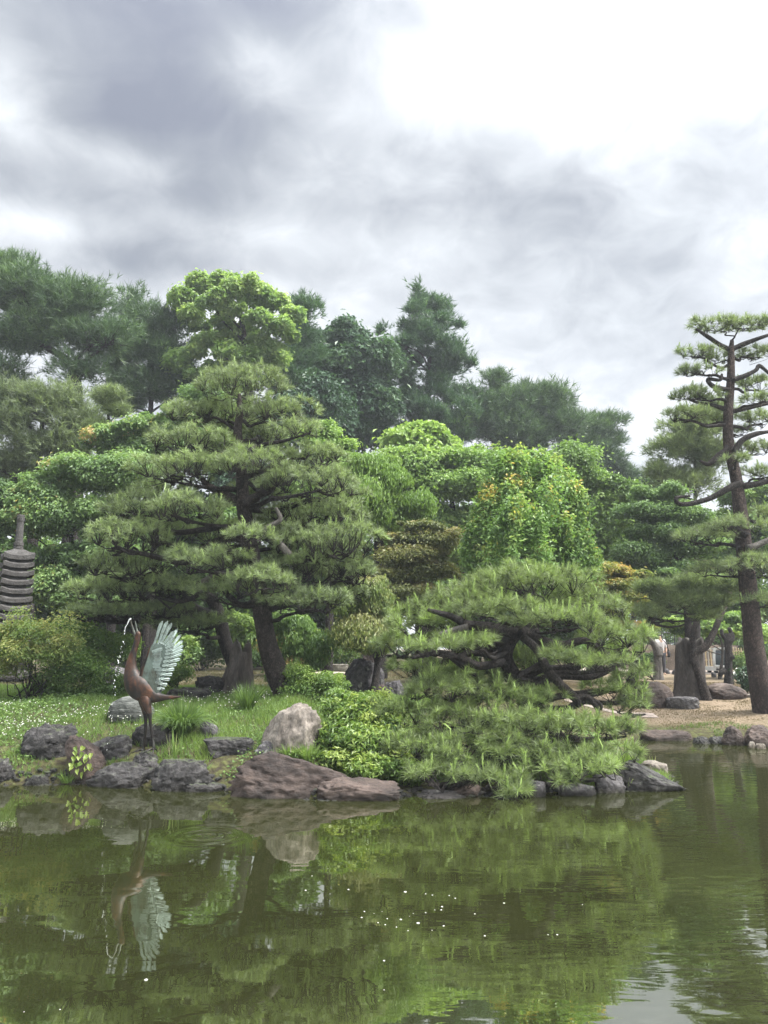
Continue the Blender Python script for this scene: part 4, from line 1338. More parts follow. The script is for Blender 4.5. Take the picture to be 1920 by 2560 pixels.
tree('maple_tree', 'green maple peeping out right of the clipped pine top', 'maple tree', 820, 22,
     [(830, 1130, 60, 50), (800, 1080, 40, 36), (860, 1190, 60, 50), (790, 1230, 60, 60), (840, 1300, 60, 50)], 'bright', n=30000, L=0.11, wd=0.55, sub=0.42, flat=0.45, tint=0.4, r=0.15, group=MID)
tree('oak_tree', 'pale drooping-leaved tree with a forked dark trunk, centre of the garden', 'tree', 945, 20,
     [(930, 1170, 60, 34), (890, 1210, 60, 44), (970, 1210, 60, 44), (920, 1260, 80, 50), (1010, 1270, 60, 40), (870, 1280, 40, 40), (960, 1310, 70, 34), (1050, 1290, 34, 24)], 'willowy', kind='weep', n=48000, L=0.12, wd=0.34, sub=0.34, tint=0.5, r=0.17, group=MID, limbs=5, fill=0.04,
     trunk_px=[(950, 1700), (948, 1400), (945, 1330), (925, 1240), (915, 1190)])
tree('broadleaf_tree', 'broad fresh-green tree with a domed crown behind the pale one', 'tree', 1140, 26,
     [(1080, 1170, 110, 44), (1180, 1160, 90, 40), (1040, 1220, 90, 44), (1140, 1230, 110, 54), (1230, 1210, 80, 50), (1120, 1310, 110, 50), (1060, 1350, 90, 44), (1200, 1320, 80, 60), (1030, 1150, 60, 34), (1160, 1390, 90, 44)], 'bright', n=80000, L=0.15, wd=0.55, sub=0.5, flat=0.5, tint=0.5, r=0.26, group=MID, fill=0.05)
tree('broadleaf_tree', 'fresh-green tree with a rounded crown, its right edge against the sky', 'tree', 1480, 27,
     [(1300, 1170, 110, 40), (1400, 1160, 70, 36), (1480, 1210, 76, 46), (1530, 1260, 60, 60), (1440, 1290, 90, 60), (1540, 1330, 54, 54), (1500, 1380, 80, 50), (1360, 1210, 80, 44)], 'bright', n=70000, L=0.15, wd=0.55, sub=0.5, flat=0.6, tint=0.45, r=0.26, group=MID, fill=0.05)
tree('tulip_tree', 'pale large-leaved sapling crown above the broad green tree', 'tree', 1050, 29,
     [(1060, 1075, 60, 22), (1010, 1100, 44, 22), (1100, 1100, 34, 20), (1060, 1120, 70, 22)], 'willowy', n=8000, L=0.26, wd=0.6, sub=0.42, flat=0.6, tint=0.72, r=0.12, group=MID, fill=0.0)
tree('storax_tree', 'upright tree of bright spires with yellow-orange shoot tips', 'tree', 1330, 17.5,
     [(1280, 1195, 46, 36), (1360, 1205, 46, 34), (1320, 1260, 100, 56), (1240, 1290, 60, 50), (1410, 1280, 54, 50), (1210, 1360, 50, 50), (1310, 1350, 110, 60), (1420, 1370, 50, 60), (1230, 1420, 70, 50), (1340, 1440, 100, 50), (1450, 1420, 40, 50), (1180, 1400, 30, 36)] + [(x, y, 11, 34, d) for x, y, d in ((1245, 1180, 0), (1275, 1160, .2), (1300, 1178, 0), (1335, 1185, .3), (1362, 1168, 0), (1388, 1185, .2), (1425, 1225, 0), (1405, 1245, -.3), (1225, 1250, 0), (1440, 1255, 0), (1300, 1290, -1.3), (1262, 1300, -1.2), (1340, 1310, -1.4), (1380, 1270, -1.2), (1215, 1330, -.4), (1250, 1350, -1.2), (1300, 1330, -1.5), (1330, 1345, -1.5), (1420, 1330, -.6), (1455, 1360, 0), (1190, 1380, 0), (1290, 1400, -1.5), (1350, 1400, -1.5), (1440, 1400, -.5), (1240, 1420, -1.2))], 'orange_tip', kind='up', n=64000, L=0.10, wd=0.55, sub=0.20, flat=1.9, tint=0.36, tip=0.38, r=0.16, group=MID, fill=0.05)
tree('bronze_maple', 'bronze-green layered maple between the clipped pine and the spired tree', 'maple tree', 1040, 18.5,
     [(1050, 1320, 60, 24), (1000, 1355, 50, 24), (1090, 1360, 66, 26), (1040, 1395, 90, 26), (1000, 1440, 60, 26), (1090, 1430, 70, 30), (1030, 1480, 80, 30), (1100, 1490, 60, 30), (1000, 1520, 60, 30)], 'bronze_leaf', n=48000, L=0.085, wd=0.5, sub=0.3, flat=0.4, tint=0.45, tip=0.3, r=0.12, group=MID)
tree('weeping_maple', 'cascading maple with pale tan shoots, left of the low pine', 'maple tree', 930, 15.2,
     [(920, 1470, 50, 30), (950, 1510, 40, 44), (890, 1520, 50, 36), (930, 1570, 56, 44), (960, 1600, 40, 44), (900, 1590, 40, 40)], 'tan_leaf', kind='weep', n=34000, L=0.085, wd=0.42, sub=0.24, tint=0.5, tip=0.35, r=0.09, group=MID)
tree('weeping_maple', 'cascading green maple under the right boughs of the clipped pine', 'maple tree', 745, 15.6,
     [(720, 1560, 50, 34), (760, 1590, 50, 40), (710, 1620, 44, 40), (770, 1650, 44, 40), (730, 1680, 44, 34), (790, 1620, 30, 34)], 'maple', kind='weep', n=34000, L=0.085, wd=0.42, sub=0.24, tint=0.5, tip=0.1, r=0.09, group=MID)
tree('orange_maple', 'maple with orange tipped crown behind the right end of the low pine', 'maple tree', 1540, 20.5,
     [(1500, 1420, 56, 24), (1560, 1435, 50, 24), (1530, 1470, 70, 30), (1480, 1490, 50, 34), (1570, 1510, 60, 36), (1530, 1560, 60, 36), (1612, 1570, 24, 11)], 'orange_leaf', n=36000, L=0.09, wd=0.5, sub=0.3, flat=0.45, tint=0.36, tip=0.40, r=0.1, group=MID)
# --- right hand side
RT = 'trees behind the tall right pine'
tree('pine_tree', 'slender pine with two thin stems, left of the tall right pine', 'pine tree', 1738, 25,
     [(1750, 1080, 50, 40), (1700, 1130, 60, 30), (1780, 1150, 50, 40), (1660, 1190, 50, 20), (1720, 1210, 60, 24), (1700, 1080, 34, 30), (1770, 1040, 34, 24)], 'needle_pad', kind='pine', n=36000, L=0.26, wd=0.08, sub=0.42, flat=0.6, tint=0.3, r=0.12, K=10, group=RT, fill=0.02,
     trunk_px=[(1738, 1640), (1740, 1400), (1738, 1250), (1736, 1100)])
tree('maple_tree', 'tall green maple in the gap left of the tall right pine', 'maple tree', 1640, 23,
     [(1650, 1240, 60, 26), (1610, 1290, 70, 36), (1700, 1290, 70, 40), (1640, 1350, 90, 40), (1730, 1370, 70, 40), (1600, 1400, 60, 40), (1690, 1430, 90, 40), (1620, 1470, 70, 36)], 'maple', n=60000, L=0.11, wd=0.5, sub=0.4, flat=0.45, tint=0.42, tip=0.12, r=0.14, group=RT, fill=0.04, trunk_px=[(1725, 1650), (1712, 1480), (1672, 1340)])
tree('pine_tree', 'flat layered pine spreading above the giant stump', 'pine tree', 1730, 18.4,
     [(1640, 1470, 90, 22), (1740, 1455, 90, 24), (1700, 1500, 110, 26), (1790, 1500, 70, 24), (1620, 1530, 60, 22), (1760, 1535, 60, 16), (1830, 1460, 60, 26)], 'needle_pad', kind='pine', n=44000, L=0.19, wd=0.065, sub=0.32, flat=0.5, tint=0.4, r=0.13, K=12, group=RT,
     trunk_px=[(1560, 1690), (1600, 1600), (1640, 1540), (1700, 1490)])
tree('broadleaf_tree', 'leafy green tree filling the right edge behind the tall pine', 'tree', 1870, 31,
     [(1860, 1240, 60, 40), (1900, 1300, 70, 60), (1830, 1330, 70, 50), (1900, 1400, 70, 60), (1840, 1420, 60, 50), (1790, 1400, 60, 50), (1900, 1520, 70, 50), (1820, 1520, 70, 40)], 'shrub', n=60000, L=0.17, wd=0.55, sub=0.55, flat=0.6, tint=0.5, r=0.22, group=RT)
tree('maple_sapling', 'light green sapling with bare grey twigs beside the giant stump', 'tree', 1790, 26,
     [(1720, 1560, 60, 20), (1780, 1570, 54, 22), (1830, 1550, 50, 24), (1860, 1580, 40, 24), (1740, 1590, 40, 14)], 'bright', n=14000, L=0.15, wd=0.5, sub=0.36, flat=0.4, tint=0.5, r=0.06, group=RT, bark='bark_grey', fill=0.0)
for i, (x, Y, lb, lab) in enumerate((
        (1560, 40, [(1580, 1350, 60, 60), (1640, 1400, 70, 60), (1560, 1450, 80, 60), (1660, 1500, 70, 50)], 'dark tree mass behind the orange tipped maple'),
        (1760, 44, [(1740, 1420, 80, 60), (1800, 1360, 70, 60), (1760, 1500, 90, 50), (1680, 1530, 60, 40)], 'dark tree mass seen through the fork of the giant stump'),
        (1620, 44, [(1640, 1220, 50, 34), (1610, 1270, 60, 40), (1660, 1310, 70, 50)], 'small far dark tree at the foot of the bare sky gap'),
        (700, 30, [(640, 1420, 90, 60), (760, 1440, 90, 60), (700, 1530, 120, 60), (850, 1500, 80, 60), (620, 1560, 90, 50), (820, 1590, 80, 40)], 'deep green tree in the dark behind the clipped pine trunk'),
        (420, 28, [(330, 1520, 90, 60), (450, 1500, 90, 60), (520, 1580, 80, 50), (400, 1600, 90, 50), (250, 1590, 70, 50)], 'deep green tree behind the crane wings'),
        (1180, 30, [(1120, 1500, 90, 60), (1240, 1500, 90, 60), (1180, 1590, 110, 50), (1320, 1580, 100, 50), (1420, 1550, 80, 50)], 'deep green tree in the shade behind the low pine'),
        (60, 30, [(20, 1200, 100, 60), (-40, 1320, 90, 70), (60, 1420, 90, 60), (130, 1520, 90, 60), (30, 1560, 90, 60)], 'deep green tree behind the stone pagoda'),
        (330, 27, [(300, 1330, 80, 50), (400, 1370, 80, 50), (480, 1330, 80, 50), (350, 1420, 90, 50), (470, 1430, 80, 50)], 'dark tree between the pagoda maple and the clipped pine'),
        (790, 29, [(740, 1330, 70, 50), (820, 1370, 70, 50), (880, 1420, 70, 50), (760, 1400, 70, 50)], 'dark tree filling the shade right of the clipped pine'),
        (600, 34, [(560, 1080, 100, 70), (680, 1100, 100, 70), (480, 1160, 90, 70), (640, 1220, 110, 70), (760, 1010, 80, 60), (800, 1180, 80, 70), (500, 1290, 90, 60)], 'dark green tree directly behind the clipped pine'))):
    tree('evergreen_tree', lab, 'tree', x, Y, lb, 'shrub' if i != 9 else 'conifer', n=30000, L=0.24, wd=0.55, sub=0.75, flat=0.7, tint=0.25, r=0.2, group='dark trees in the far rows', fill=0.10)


# a far-off wood closes the view behind every gap
def far_wood():
    a = Acc()
    lob = []
    for x in np.arange(-75, 80, 4.2):
        y = 62 + rng.uniform(-4, 8)
        h = rng.uniform(9.0, 14.0)
        lob.append((np.array((x, y, 0.8 + h * 0.45)), np.array((3.8, 3.2, h * 0.55))))
    lob += [(c + (2.1, 8, -1.0), r) for c, r in lob] + [(np.array((x, 60.0, 1.6)), np.array((2.6, 1.5, 1.6))) for x in np.arange(-70, 74, 3.0)]
    crown(a, lob, 'broad', 90000, L=0.55, wd=0.6, sub=1.3, tint=0.35, flat=0.8, gap=4)
    tag(a.build('far_wood', M['shrub'], kind='stuff'), 'low dark wood closing the far side of the garden', 'wood')


far_wood()


# ------------------------------------------------------------------ shrubs
def shrub(name, label, px_lobes, Y, mat, n, L, wd=0.45, sub=0.16, flat=0.8, tint=0.5, kind='broad', group=None, tip=0.2, cat='shrub', stems=14, fill=0.15):
    LB = []
    for (px, py, rx, ry, *dy) in px_lobes:
        yy = Y + (dy[0] if dy else 0)
        s = MPP(px, py, yy)
        LB.append((W(px, py, yy), np.array((rx * s, max(rx, ry) * s * 0.75, ry * s))))
    cen = np.mean([c for c, _ in LB], 0)
    base = np.array((cen[0], cen[1], gz(cen[0], cen[1])))
    root = thing(name, label, cat, base, group)
    a = Acc()
    crown(a, LB, kind, n, L=L, wd=wd, sub=sub, flat=flat, tint=tint, tip=tip, fill=fill)
    a.build('foliage', M[mat], root, kind='stuff')
    b = Acc()
    E = np.array([c + rng.normal(0, 0.4, 3) * r for c, r in LB for _ in range(max(2, stems // len(LB)))])
    B0 = np.repeat(base[None] - (0, 0, 0.05), len(E), 0) + rng.normal(0, 0.06, (len(E), 3)) * (1, 1, 0)
    twigs(b, B0, E, 0.016, 0.004, seg=5)
    b.build('stem', M['bark_dark'], root, smooth=True)
    return root


shrub('azalea_bush', 'bright yellow-green azalea bush between the grey boulder and the low pine', [(880, 1800, 70, 50, 0.3), (950, 1790, 60, 44, 0.3), (850, 1750, 24, 22, 0.4), (840, 1850, 44, 44, 0.0), (920, 1860, 80, 50, -0.2), (980, 1850, 50, 60, 0.0), (940, 1925, 80, 40, -0.45), (860, 1900, 56, 36, -0.3), (1000, 1930, 40, 44, -0.45)], 10.85, 'azalea', 20000, 0.08, 0.36, 0.13, tint=0.36, tip=0.32, kind='up')
shrub('golden_shrub', 'olive-gold shrub in front of the stone pagoda', [(60, 1640, 70, 34), (20, 1600, 60, 34, 0.3), (110, 1590, 54, 28), (60, 1580, 30, 34, 0.2), (130, 1650, 50, 30), (20, 1680, 50, 20), (62, 1545, 8, 24), (160, 1620, 40, 24)], 13.6, 'olive_shrub', 12000, 0.06, 0.42, 0.15, tint=0.5, tip=0.35)
GSH = 'shrubs on the island'
shrub('green_shrub', 'dark low ground-hugging shrub right of the golden one', [(150, 1700, 60, 34), (220, 1690, 70, 36), (280, 1720, 50, 30), (200, 1650, 60, 24, 0.8), (110, 1735, 40, 20), (240, 1740, 60, 20)], 14.0, 'shrub', 13000, 0.055, 0.5, 0.16, tint=0.32, group=GSH)
shrub('green_shrub', 'twiggy shrub between the golden shrub and the crane', [(230, 1600, 50, 26), (290, 1620, 50, 26), (200, 1570, 40, 20), (250, 1650, 44, 20)], 15.0, 'shrub', 7000, 0.06, 0.5, 0.18, tint=0.45, group=GSH)
shrub('green_shrub', 'small round shrub just right of the crane wings', [(445, 1690, 28, 22), (425, 1700, 20, 18)], 15.0, 'shrub', 3200, 0.05, 0.5, 0.11, tint=0.55, group=GSH)
shrub('green_shrub', 'wide mid-green shrub at the foot of the clipped pine trunk', [(760, 1720, 60, 28), (820, 1715, 54, 28), (740, 1690, 34, 22), (790, 1745, 60, 16)], 13.6, 'shrub', 11000, 0.055, 0.42, 0.13, tint=0.6, group=GSH)
shrub('green_shrub', 'light green shrub behind the gap under the low pine', [(1130, 1690, 40, 22), (1180, 1700, 30, 18)], 13.2, 'azalea', 2500, 0.06, 0.4, 0.12, tint=0.5, group=GSH)
shrub('glossy_shrub', 'dark glossy-leaved shrub at the foot of the tall right pine', [(1875, 1700, 24, 22), (1890, 1715, 28, 20), (1862, 1715, 18, 18)], 19.5, 'glossy_shrub', 2600, 0.10, 0.42, 0.18, tint=0.5)
shrub('clipped_shrub', 'flat-topped clipped shrub on thin stems behind the gnarled trunk', [(1850, 1660, 26, 9), (1870, 1658, 20, 9), (1835, 1662, 16, 8)], 30.0, 'shrub', 2600, 0.11, 0.5, 0.2, tint=0.5)
shrub('clipped_hedge', 'dark low clipped hedge left of the pollarded trunk', [(1620, 1650, 14, 9), (1598, 1650, 14, 9), (1638, 1650, 10, 9)], 31.0, 'shrub', 2000, 0.11, 0.5, 0.2, tint=0.2, cat='hedge')
GH = 'low bushes along the back lawn'
for i, (x, y, rx, ry, Y, t, lab) in enumerate(((430, 1640, 60, 36, 26, 0.5, 'bright bush under trees right of the crane wings'), (500, 1620, 50, 40, 28, 0.4, 'leafy bush left of the leaning trunk'), (600, 1590, 34, 40, 24, 0.6, 'yellow-green bush between the two pine trunks'), (330, 1640, 50, 30, 27, 0.3, 'dark bush behind the head of the crane'),
                                              (870, 1610, 70, 26, 30, 0.35, 'dark bush above the garden steps'), (820, 1640, 50, 16, 28, 0.6, 'lit low bush above the garden steps'), (690, 1650, 30, 30, 22, 0.4, 'small dark bush right of the curved trunk'), (1500, 1640, 50, 30, 34, 0.4, 'bush behind the right boughs of the low pine'), (1700, 1560, 50, 22, 46, 0.6, 'light bush above the iron railing'), (1380, 1640, 70, 30, 34, 0.35, 'dark bush seen under the limbs of the low pine'), (1780, 1600, 60, 30, 38, 0.15, 'very dark bush behind the bamboo fence'), (1890, 1620, 40, 40, 36, 0.3, 'dark bush behind the fence near the tall pine'))):
    shrub('garden_bush', lab, [(x, y, rx, ry), (x - rx * 0.6, y + ry * 0.3, rx * 0.6, ry * 0.7), (x + rx * 0.6, y + ry * 0.3, rx * 0.6, ry * 0.7)], Y, 'shrub', 5000, 0.15, 0.5, 0.35, tint=t, group=GH)


# ------------------------------------------------------------------ clumps of long grass
def grass_clump(label, px, py_base, n, L, spread, mat='grass', tint=0.35, dy=0.0, w=0.012, cat='ornamental grass', group=None, name='grass_clump', droop=0.5):
    b = GP(px, py_base)
    b[1] += dy
    b[2] = gz(b[0], b[1])
    a = Acc()
    th = rng.uniform(0, 2 * np.pi, n)
    lean = rng.uniform(0.05, 1, n) ** 0.8
    d = np.stack([np.cos(th) * lean * spread, np.sin(th) * lean * spread, 0 * th + 1], -1)
    ln = L * rng.uniform(0.55, 1.1, n)
    root = b + np.stack([np.cos(th), np.sin(th), 0 * th], -1) * rng.uniform(0, 0.09, (n, 1))
    t = np.linspace(0, 1, 5)
    P = root[:, None] + d[:, None] * (ln[:, None] * t)[:, :, None]
    P[:, :, 2] -= droop * lean[:, None] * ln[:, None] * t ** 2.4
    side = unit(np.cross(d, (0, 0, 1.0)) + rng.normal(0, 0.3, (n, 3)))
    ww = w * np.array((0.8, 1, 0.85, 0.55, 0.05))[None, :, None]
    V = np.stack([P - side[:, None] * ww / 2, P + side[:, None] * ww / 2], 2)
    idx = np.arange(n * 10).reshape(n, 5, 2)
    Q = np.stack([idx[:, :-1, 0], idx[:, :-1, 1], idx[:, 1:, 1], idx[:, 1:, 0]], -1).reshape(-1, 4)
    a.add(V.reshape(-1, 3), Q, None, np.repeat(np.clip(tint + rng.normal(0, 0.15, n), 0, 1), 10))
    return tag(a.build(name, M[mat], origin=b), label, cat, group)


GC = 'clumps of long grass on the island'
grass_clump('full dark clump of long grass hanging over the rocks right of the crane', 450, 1842, 950, 0.66, 0.9, dy=0.05, group=GC, droop=0.8, tint=0.28, w=0.014)
grass_clump('upright clump of long grass in front of the old stump', 618, 1775, 320, 0.50, 0.65, dy=0.0, group=GC, droop=0.4, tint=0.3)
grass_clump('thin bright iris blades standing right of the crane foot', 437, 1892, 16, 0.42, 0.22, tint=0.75, group=GC, w=0.016, droop=0.2)
grass_clump('wispy pale weed on the tip of the island', 1633, 1925, 26, 0.24, 0.5, tint=0.85, group=GC, w=0.010)
grass_clump('small weed tuft by the pale slab at the waterline', 1563, 1972, 40, 0.26, 0.6, tint=0.8, group=GC, w=0.010)
grass_clump('soft grass tuft at the right foot of the grey boulder', 770, 1900, 260, 0.26, 0.9, tint=0.6, group=GC, w=0.010)
grass_clump('soft grass tuft under the grey boulder, left one', 728, 1893, 160, 0.22, 0.9, tint=0.55, group=GC, w=0.010)
grass_clump('bright grass tuft crowning the island tip', 1560, 1915, 260, 0.30, 0.9, tint=0.65, group=GC, w=0.010)
grass_clump('green tuft at the waterline below the ivy', 170, 1958, 120, 0.20, 0.9, tint=0.4, group=GC, w=0.010)


# ------------------------------------------------------------------ turf: blades nobody could count
def turf(name, label, n, box, test, L, mat, tint, w=0.010, var=1.0):
    x = rng.uniform(box[0], box[1], n)
    y = rng.uniform(box[2], box[3], n)
    sd = pond_sd(x, y)
    k = test(x, y, sd)
    k &= (sd > 0.6) | (vnoise(np.stack([x * 2.7, y * 2.7, x * 0 + 21], -1)) > -0.05)
    x, y = x[k], y[k]
    z = height(x, y)
    B = np.stack([x, y, z - 0.01], -1)
    m = len(x)
    p = vnoise(np.stack([x * 1.3, y * 1.3, x * 0], -1))
    q = vnoise(np.stack([x * 4.1, y * 4.1, x * 0 + 9], -1))
    a = Acc()
    needles(a, B, np.tile((0, 0, 1.0), (m, 1)) + rng.normal(0, 0.2, (m, 3)), L * (1 + 0.45 * p + 0.35 * q), 3, w, 5, 50, tint + var * (0.16 * p + 0.14 * q), droop=0.0, along=0.05, tint_j=0.10 * var)
    return tag(a.build(name, M[mat], kind='stuff'), label, 'grass')


turf('grass', 'lush green grass and clover on the island', 62000, (-8.5, 5.2, 10.3, 16.5), lambda x, y, sd: (sd > 0.04) & (sd < 5.5) & (x < 4.6) & (y < 12.5 + 3.5 * (x < 1)), 0.11, 'grass', 0.52)
def ground_cover():
    n = 26000
    x, y = rng.uniform(-8.5, 4.0, n), rng.uniform(10.3, 14.5, n)
    sd = pond_sd(x, y)
    p = vnoise(np.stack([x * 0.9, y * 0.9, x * 0 + 5], -1)) + 0.5 * vnoise(np.stack([x * 3, y * 3, x * 0], -1))
    k = (sd > 0.08) & (sd < 4) & (p > -0.15)
    x, y, p = x[k], y[k], p[k]
    m = len(x)
    c = np.stack([x, y, height(x, y) + rng.uniform(0.01, 0.13, m) * (0.6 + 0.5 * p)], -1)
    a = Acc()
    leaves(a, c, np.array((0, -0.3, 1.0)) + rng.normal(0, 0.35, (m, 3)), rng.normal(size=(m, 3)), rng.uniform(0.025, 0.06, m), rng.uniform(0.02, 0.035, m), 0.45 + 0.15 * p + rng.normal(0, 0.12, m))
    tag(a.build('ground_cover', M['shrub'], kind='stuff'), 'low broad-leaved weeds and clover leaves among the island grass', 'ground cover')


def shore_pebbles():
    a = Acc()
    V, T = ico(1)
    xs = rng.uniform(-6, 4.2, 9000)
    ys = rng.uniform(9.6, 11.6, 9000)
    sd = pond_sd(xs, ys)
    k = np.nonzero((sd > -0.08) & (sd < 0.16))[0][:900]
    for i in k:
        r = rng.uniform(0.012, 0.05)
        q = V * (1 + 0.3 * rng.normal(size=(len(V), 1)).clip(-1, 1)) * r * (1, 1, 0.6)
        a.add(q + (xs[i], ys[i], max(height(xs[i:i + 1], ys[i:i + 1])[0], -0.02) + 0.2 * r), None, T)
    tag(a.build('pebbles', M['rock_dark'], kind='stuff'), 'small dark stones and clods along the island waterline', 'pebbles')


ground_cover()
shore_pebbles()
turf('lawn_grass', 'dry brown lawn grass on the far right bank', 60000, (3.2, 12.5, 14.4, 24), lambda x, y, sd: (sd > 0.5) & (x > 3.4) & (y > 15.0), 0.032, 'dry_grass', 0.52, w=0.014, var=0.6)
turf('bank_grass', 'green grass strip along the far waterline', 9000, (4.2, 10.5, 13.8, 17.2), lambda x, y, sd: (sd > 0.05) & (sd < 0.75 + 0.3 * np.sin(x * 2)) & (y > 13.8) & (x > 4.2), 0.07, 'grass', 0.35)
turf('back_lawn_grass', 'olive grass on the lawn behind the crane', 26000, (-11, 1.5, 16.5, 27), lambda x, y, sd: sd > 5, 0.06, 'dry_grass', 0.15, w=0.014)


def clover():
    pts = []
    for (x0, x1, y0, y1, n) in ((0, 330, 1775, 1868, 220), (190, 330, 1778, 1822, 170), (470, 660, 1735, 1790, 170), (0, 110, 1820, 1870, 120), (640, 720, 1735, 1770, 40)):
        g = [GP(x0, y1), GP(x1, y1), GP(x0, y0), GP(x1, y0)]
        xs = rng.uniform(min(q[0] for q in g), max(q[0] for q in g), n)
        ys = rng.uniform(g[0][1], max(g[2][1], g[3][1]), n)
        pts.append(np.stack([xs, ys, height(xs, ys) + rng.uniform(0.08, 0.17, n)], -1))
    P = np.concatenate(pts)
    P = P[vnoise(P * 1.7 + 4) + 0.45 * rng.normal(size=len(P)) > -0.35]
    a = Acc()
    for p in P:
        r = rng.uniform(0.008, 0.014)
        V = p + r * np.array([(1, 0, 0), (0, 1, 0), (-1, 0, 0), (0, -1, 0), (0, 0, 0.9), (0, 0, -0.8)])
        T = [(0, 1, 4), (1, 2, 4), (2, 3, 4), (3, 0, 4), (1, 0, 5), (2, 1, 5), (3, 2, 5), (0, 3, 5)]
        a.add(V, None, T, rng.uniform(0.3, 1))
    g = Acc()
    twigs(g, P - np.array((0, 0, 0.12)), P, 0.0025, 0.002, 0.5, seg=1)
    o = tag(a.build('clover_blossoms', M['clover'], kind='stuff'), 'white clover blossoms dotted through the island grass', 'clover')
    g.build('clover_stems', M['grass'], o, kind='stuff')


clover()


def ivy():
    c = GP(205, 1950)
    Y = float(c[1]) - 0.02
    org = W(205, 1930, Y)
    a, b = Acc(), Acc()
    spots = [(190, 1868), (205, 1870), (186, 1880), (203, 1882), (220, 1890), (228, 1884), (196, 1894), (182, 1890), (212, 1902), (226, 1904), (190, 1908), (203, 1914), (218, 1918), (180, 1920), (195, 1926), (228, 1918), (210, 1930), (184, 1900), (200, 1904), (176, 1910), (222, 1912)]
    P = np.array([W(x + rng.normal(0, 2), y + rng.normal(0, 2), Y - 0.06 + rng.normal(0, 0.03)) for x, y in spots])
    root = thing('ivy_plant', 'bright heart-leaved creeper hanging on the slanting brown slab', 'creeper', org)
    twigs(b, np.repeat(W(203, 1864, Y + 0.05)[None], len(P), 0), P + (0, 0.02, 0), 0.004, 0.002, seg=4)
    b.build('stem', M['bark_dark'], root)
    me = None
    for p in P:
        n = unit(np.array((rng.normal(0, 0.35), -1.0, rng.uniform(0.2, 0.9))))
        t = unit(np.array((rng.normal(0, 0.4), -0.25, -1.0)))
        t = unit(t - n * np.dot(t, n))
        s = np.cross(n, t)
        L, w = rng.uniform(0.055, 0.085), rng.uniform(0.055, 0.075)
        ol = [(0, -0.12), (0.28, -0.22), (0.5, 0.0), (0.42, 0.35), (0.2, 0.72), (0, 1.0), (-0.2, 0.72), (-0.42, 0.35), (-0.5, 0.0), (-0.28, -0.22)]
        V = [p + s * w * u + t * L * v + n * (0.012 if abs(u) > 0.05 else 0) for u, v in ol] + [p + t * L * 0.3]
        q = Acc()
        q.add(np.array(V), None, [(10, i, (i + 1) % 10) for i in range(10)], rng.uniform(0.3, 0.95))
        q.build('leaf', M['ivy'], root, smooth=False)


ivy()

# ------------------------------------------------------------------ bronze crane fountain
def bronze(name, brown, green, bias, rough=0.38):
    m, N, L = new_mat(name)
    tc = N('ShaderNodeTexCoord')
    n1 = N('ShaderNodeTexNoise')
    n1.inputs['Scale'].default_value = 8.0
    n1.inputs['Detail'].default_value = 9
    n1.inputs['Roughness'].default_value = 0.65
    n1.inputs['Distortion'].default_value = 0.6
    mp = N('ShaderNodeMapping')
    mp.inputs['Scale'].default_value = (1, 1, 0.45)      # rain streaks
    L(tc.outputs['Object'], mp.inputs[0])
    L(mp.outputs[0], n1.inputs['Vector'])
    r = ramp_node(N, [(bias - 0.10, (0, 0, 0)), (bias + 0.10, (1, 1, 1))])
    L(n1.outputs[0], r.inputs[0])
    n2 = N('ShaderNodeTexNoise')
    n2.inputs['Scale'].default_value = 18
    n2.inputs['Detail'].default_value = 6
    L(tc.outputs['Object'], n2.inputs['Vector'])
    rb = ramp_node(N, [(0.35, tuple(q * 0.45 for q in brown)), (0.62, brown)])
    rg = ramp_node(N, [(0.35, tuple(q * 0.72 for q in green)), (0.65, green)])
    L(n2.outputs[0], rb.inputs[0])
    L(n2.outputs[0], rg.inputs[0])
    mx = N('ShaderNodeMix')
    mx.data_type = 'RGBA'
    L(r.outputs[0], mx.inputs[0])
    L(rb.outputs[0], mx.inputs[6])
    L(rg.outputs[0], mx.inputs[7])
    bs = N('ShaderNodeBsdfPrincipled')
    L(mx.outputs[2], bs.inputs['Base Color'])
    mt = N('ShaderNodeMath')
    mt.operation = 'MULTIPLY_ADD'
    mt.inputs[1].default_value = -0.15
    mt.inputs[2].default_value = 0.2
    L(r.outputs[0], mt.inputs[0])
    L(mt.outputs[0], bs.inputs['Metallic'])
    bs.inputs['Roughness'].default_value = rough
    bs.inputs['Specular IOR Level'].default_value = 0.3
    bp = N('ShaderNodeBump')
    bp.inputs['Strength'].default_value = 0.45
    bp.inputs['Distance'].default_value = 0.01
    L(n2.outputs[0], bp.inputs['Height'])
    L(bp.outputs[0], bs.inputs['Normal'])
    out = N('ShaderNodeOutputMaterial')
    L(bs.outputs[0], out.inputs[0])
    return m


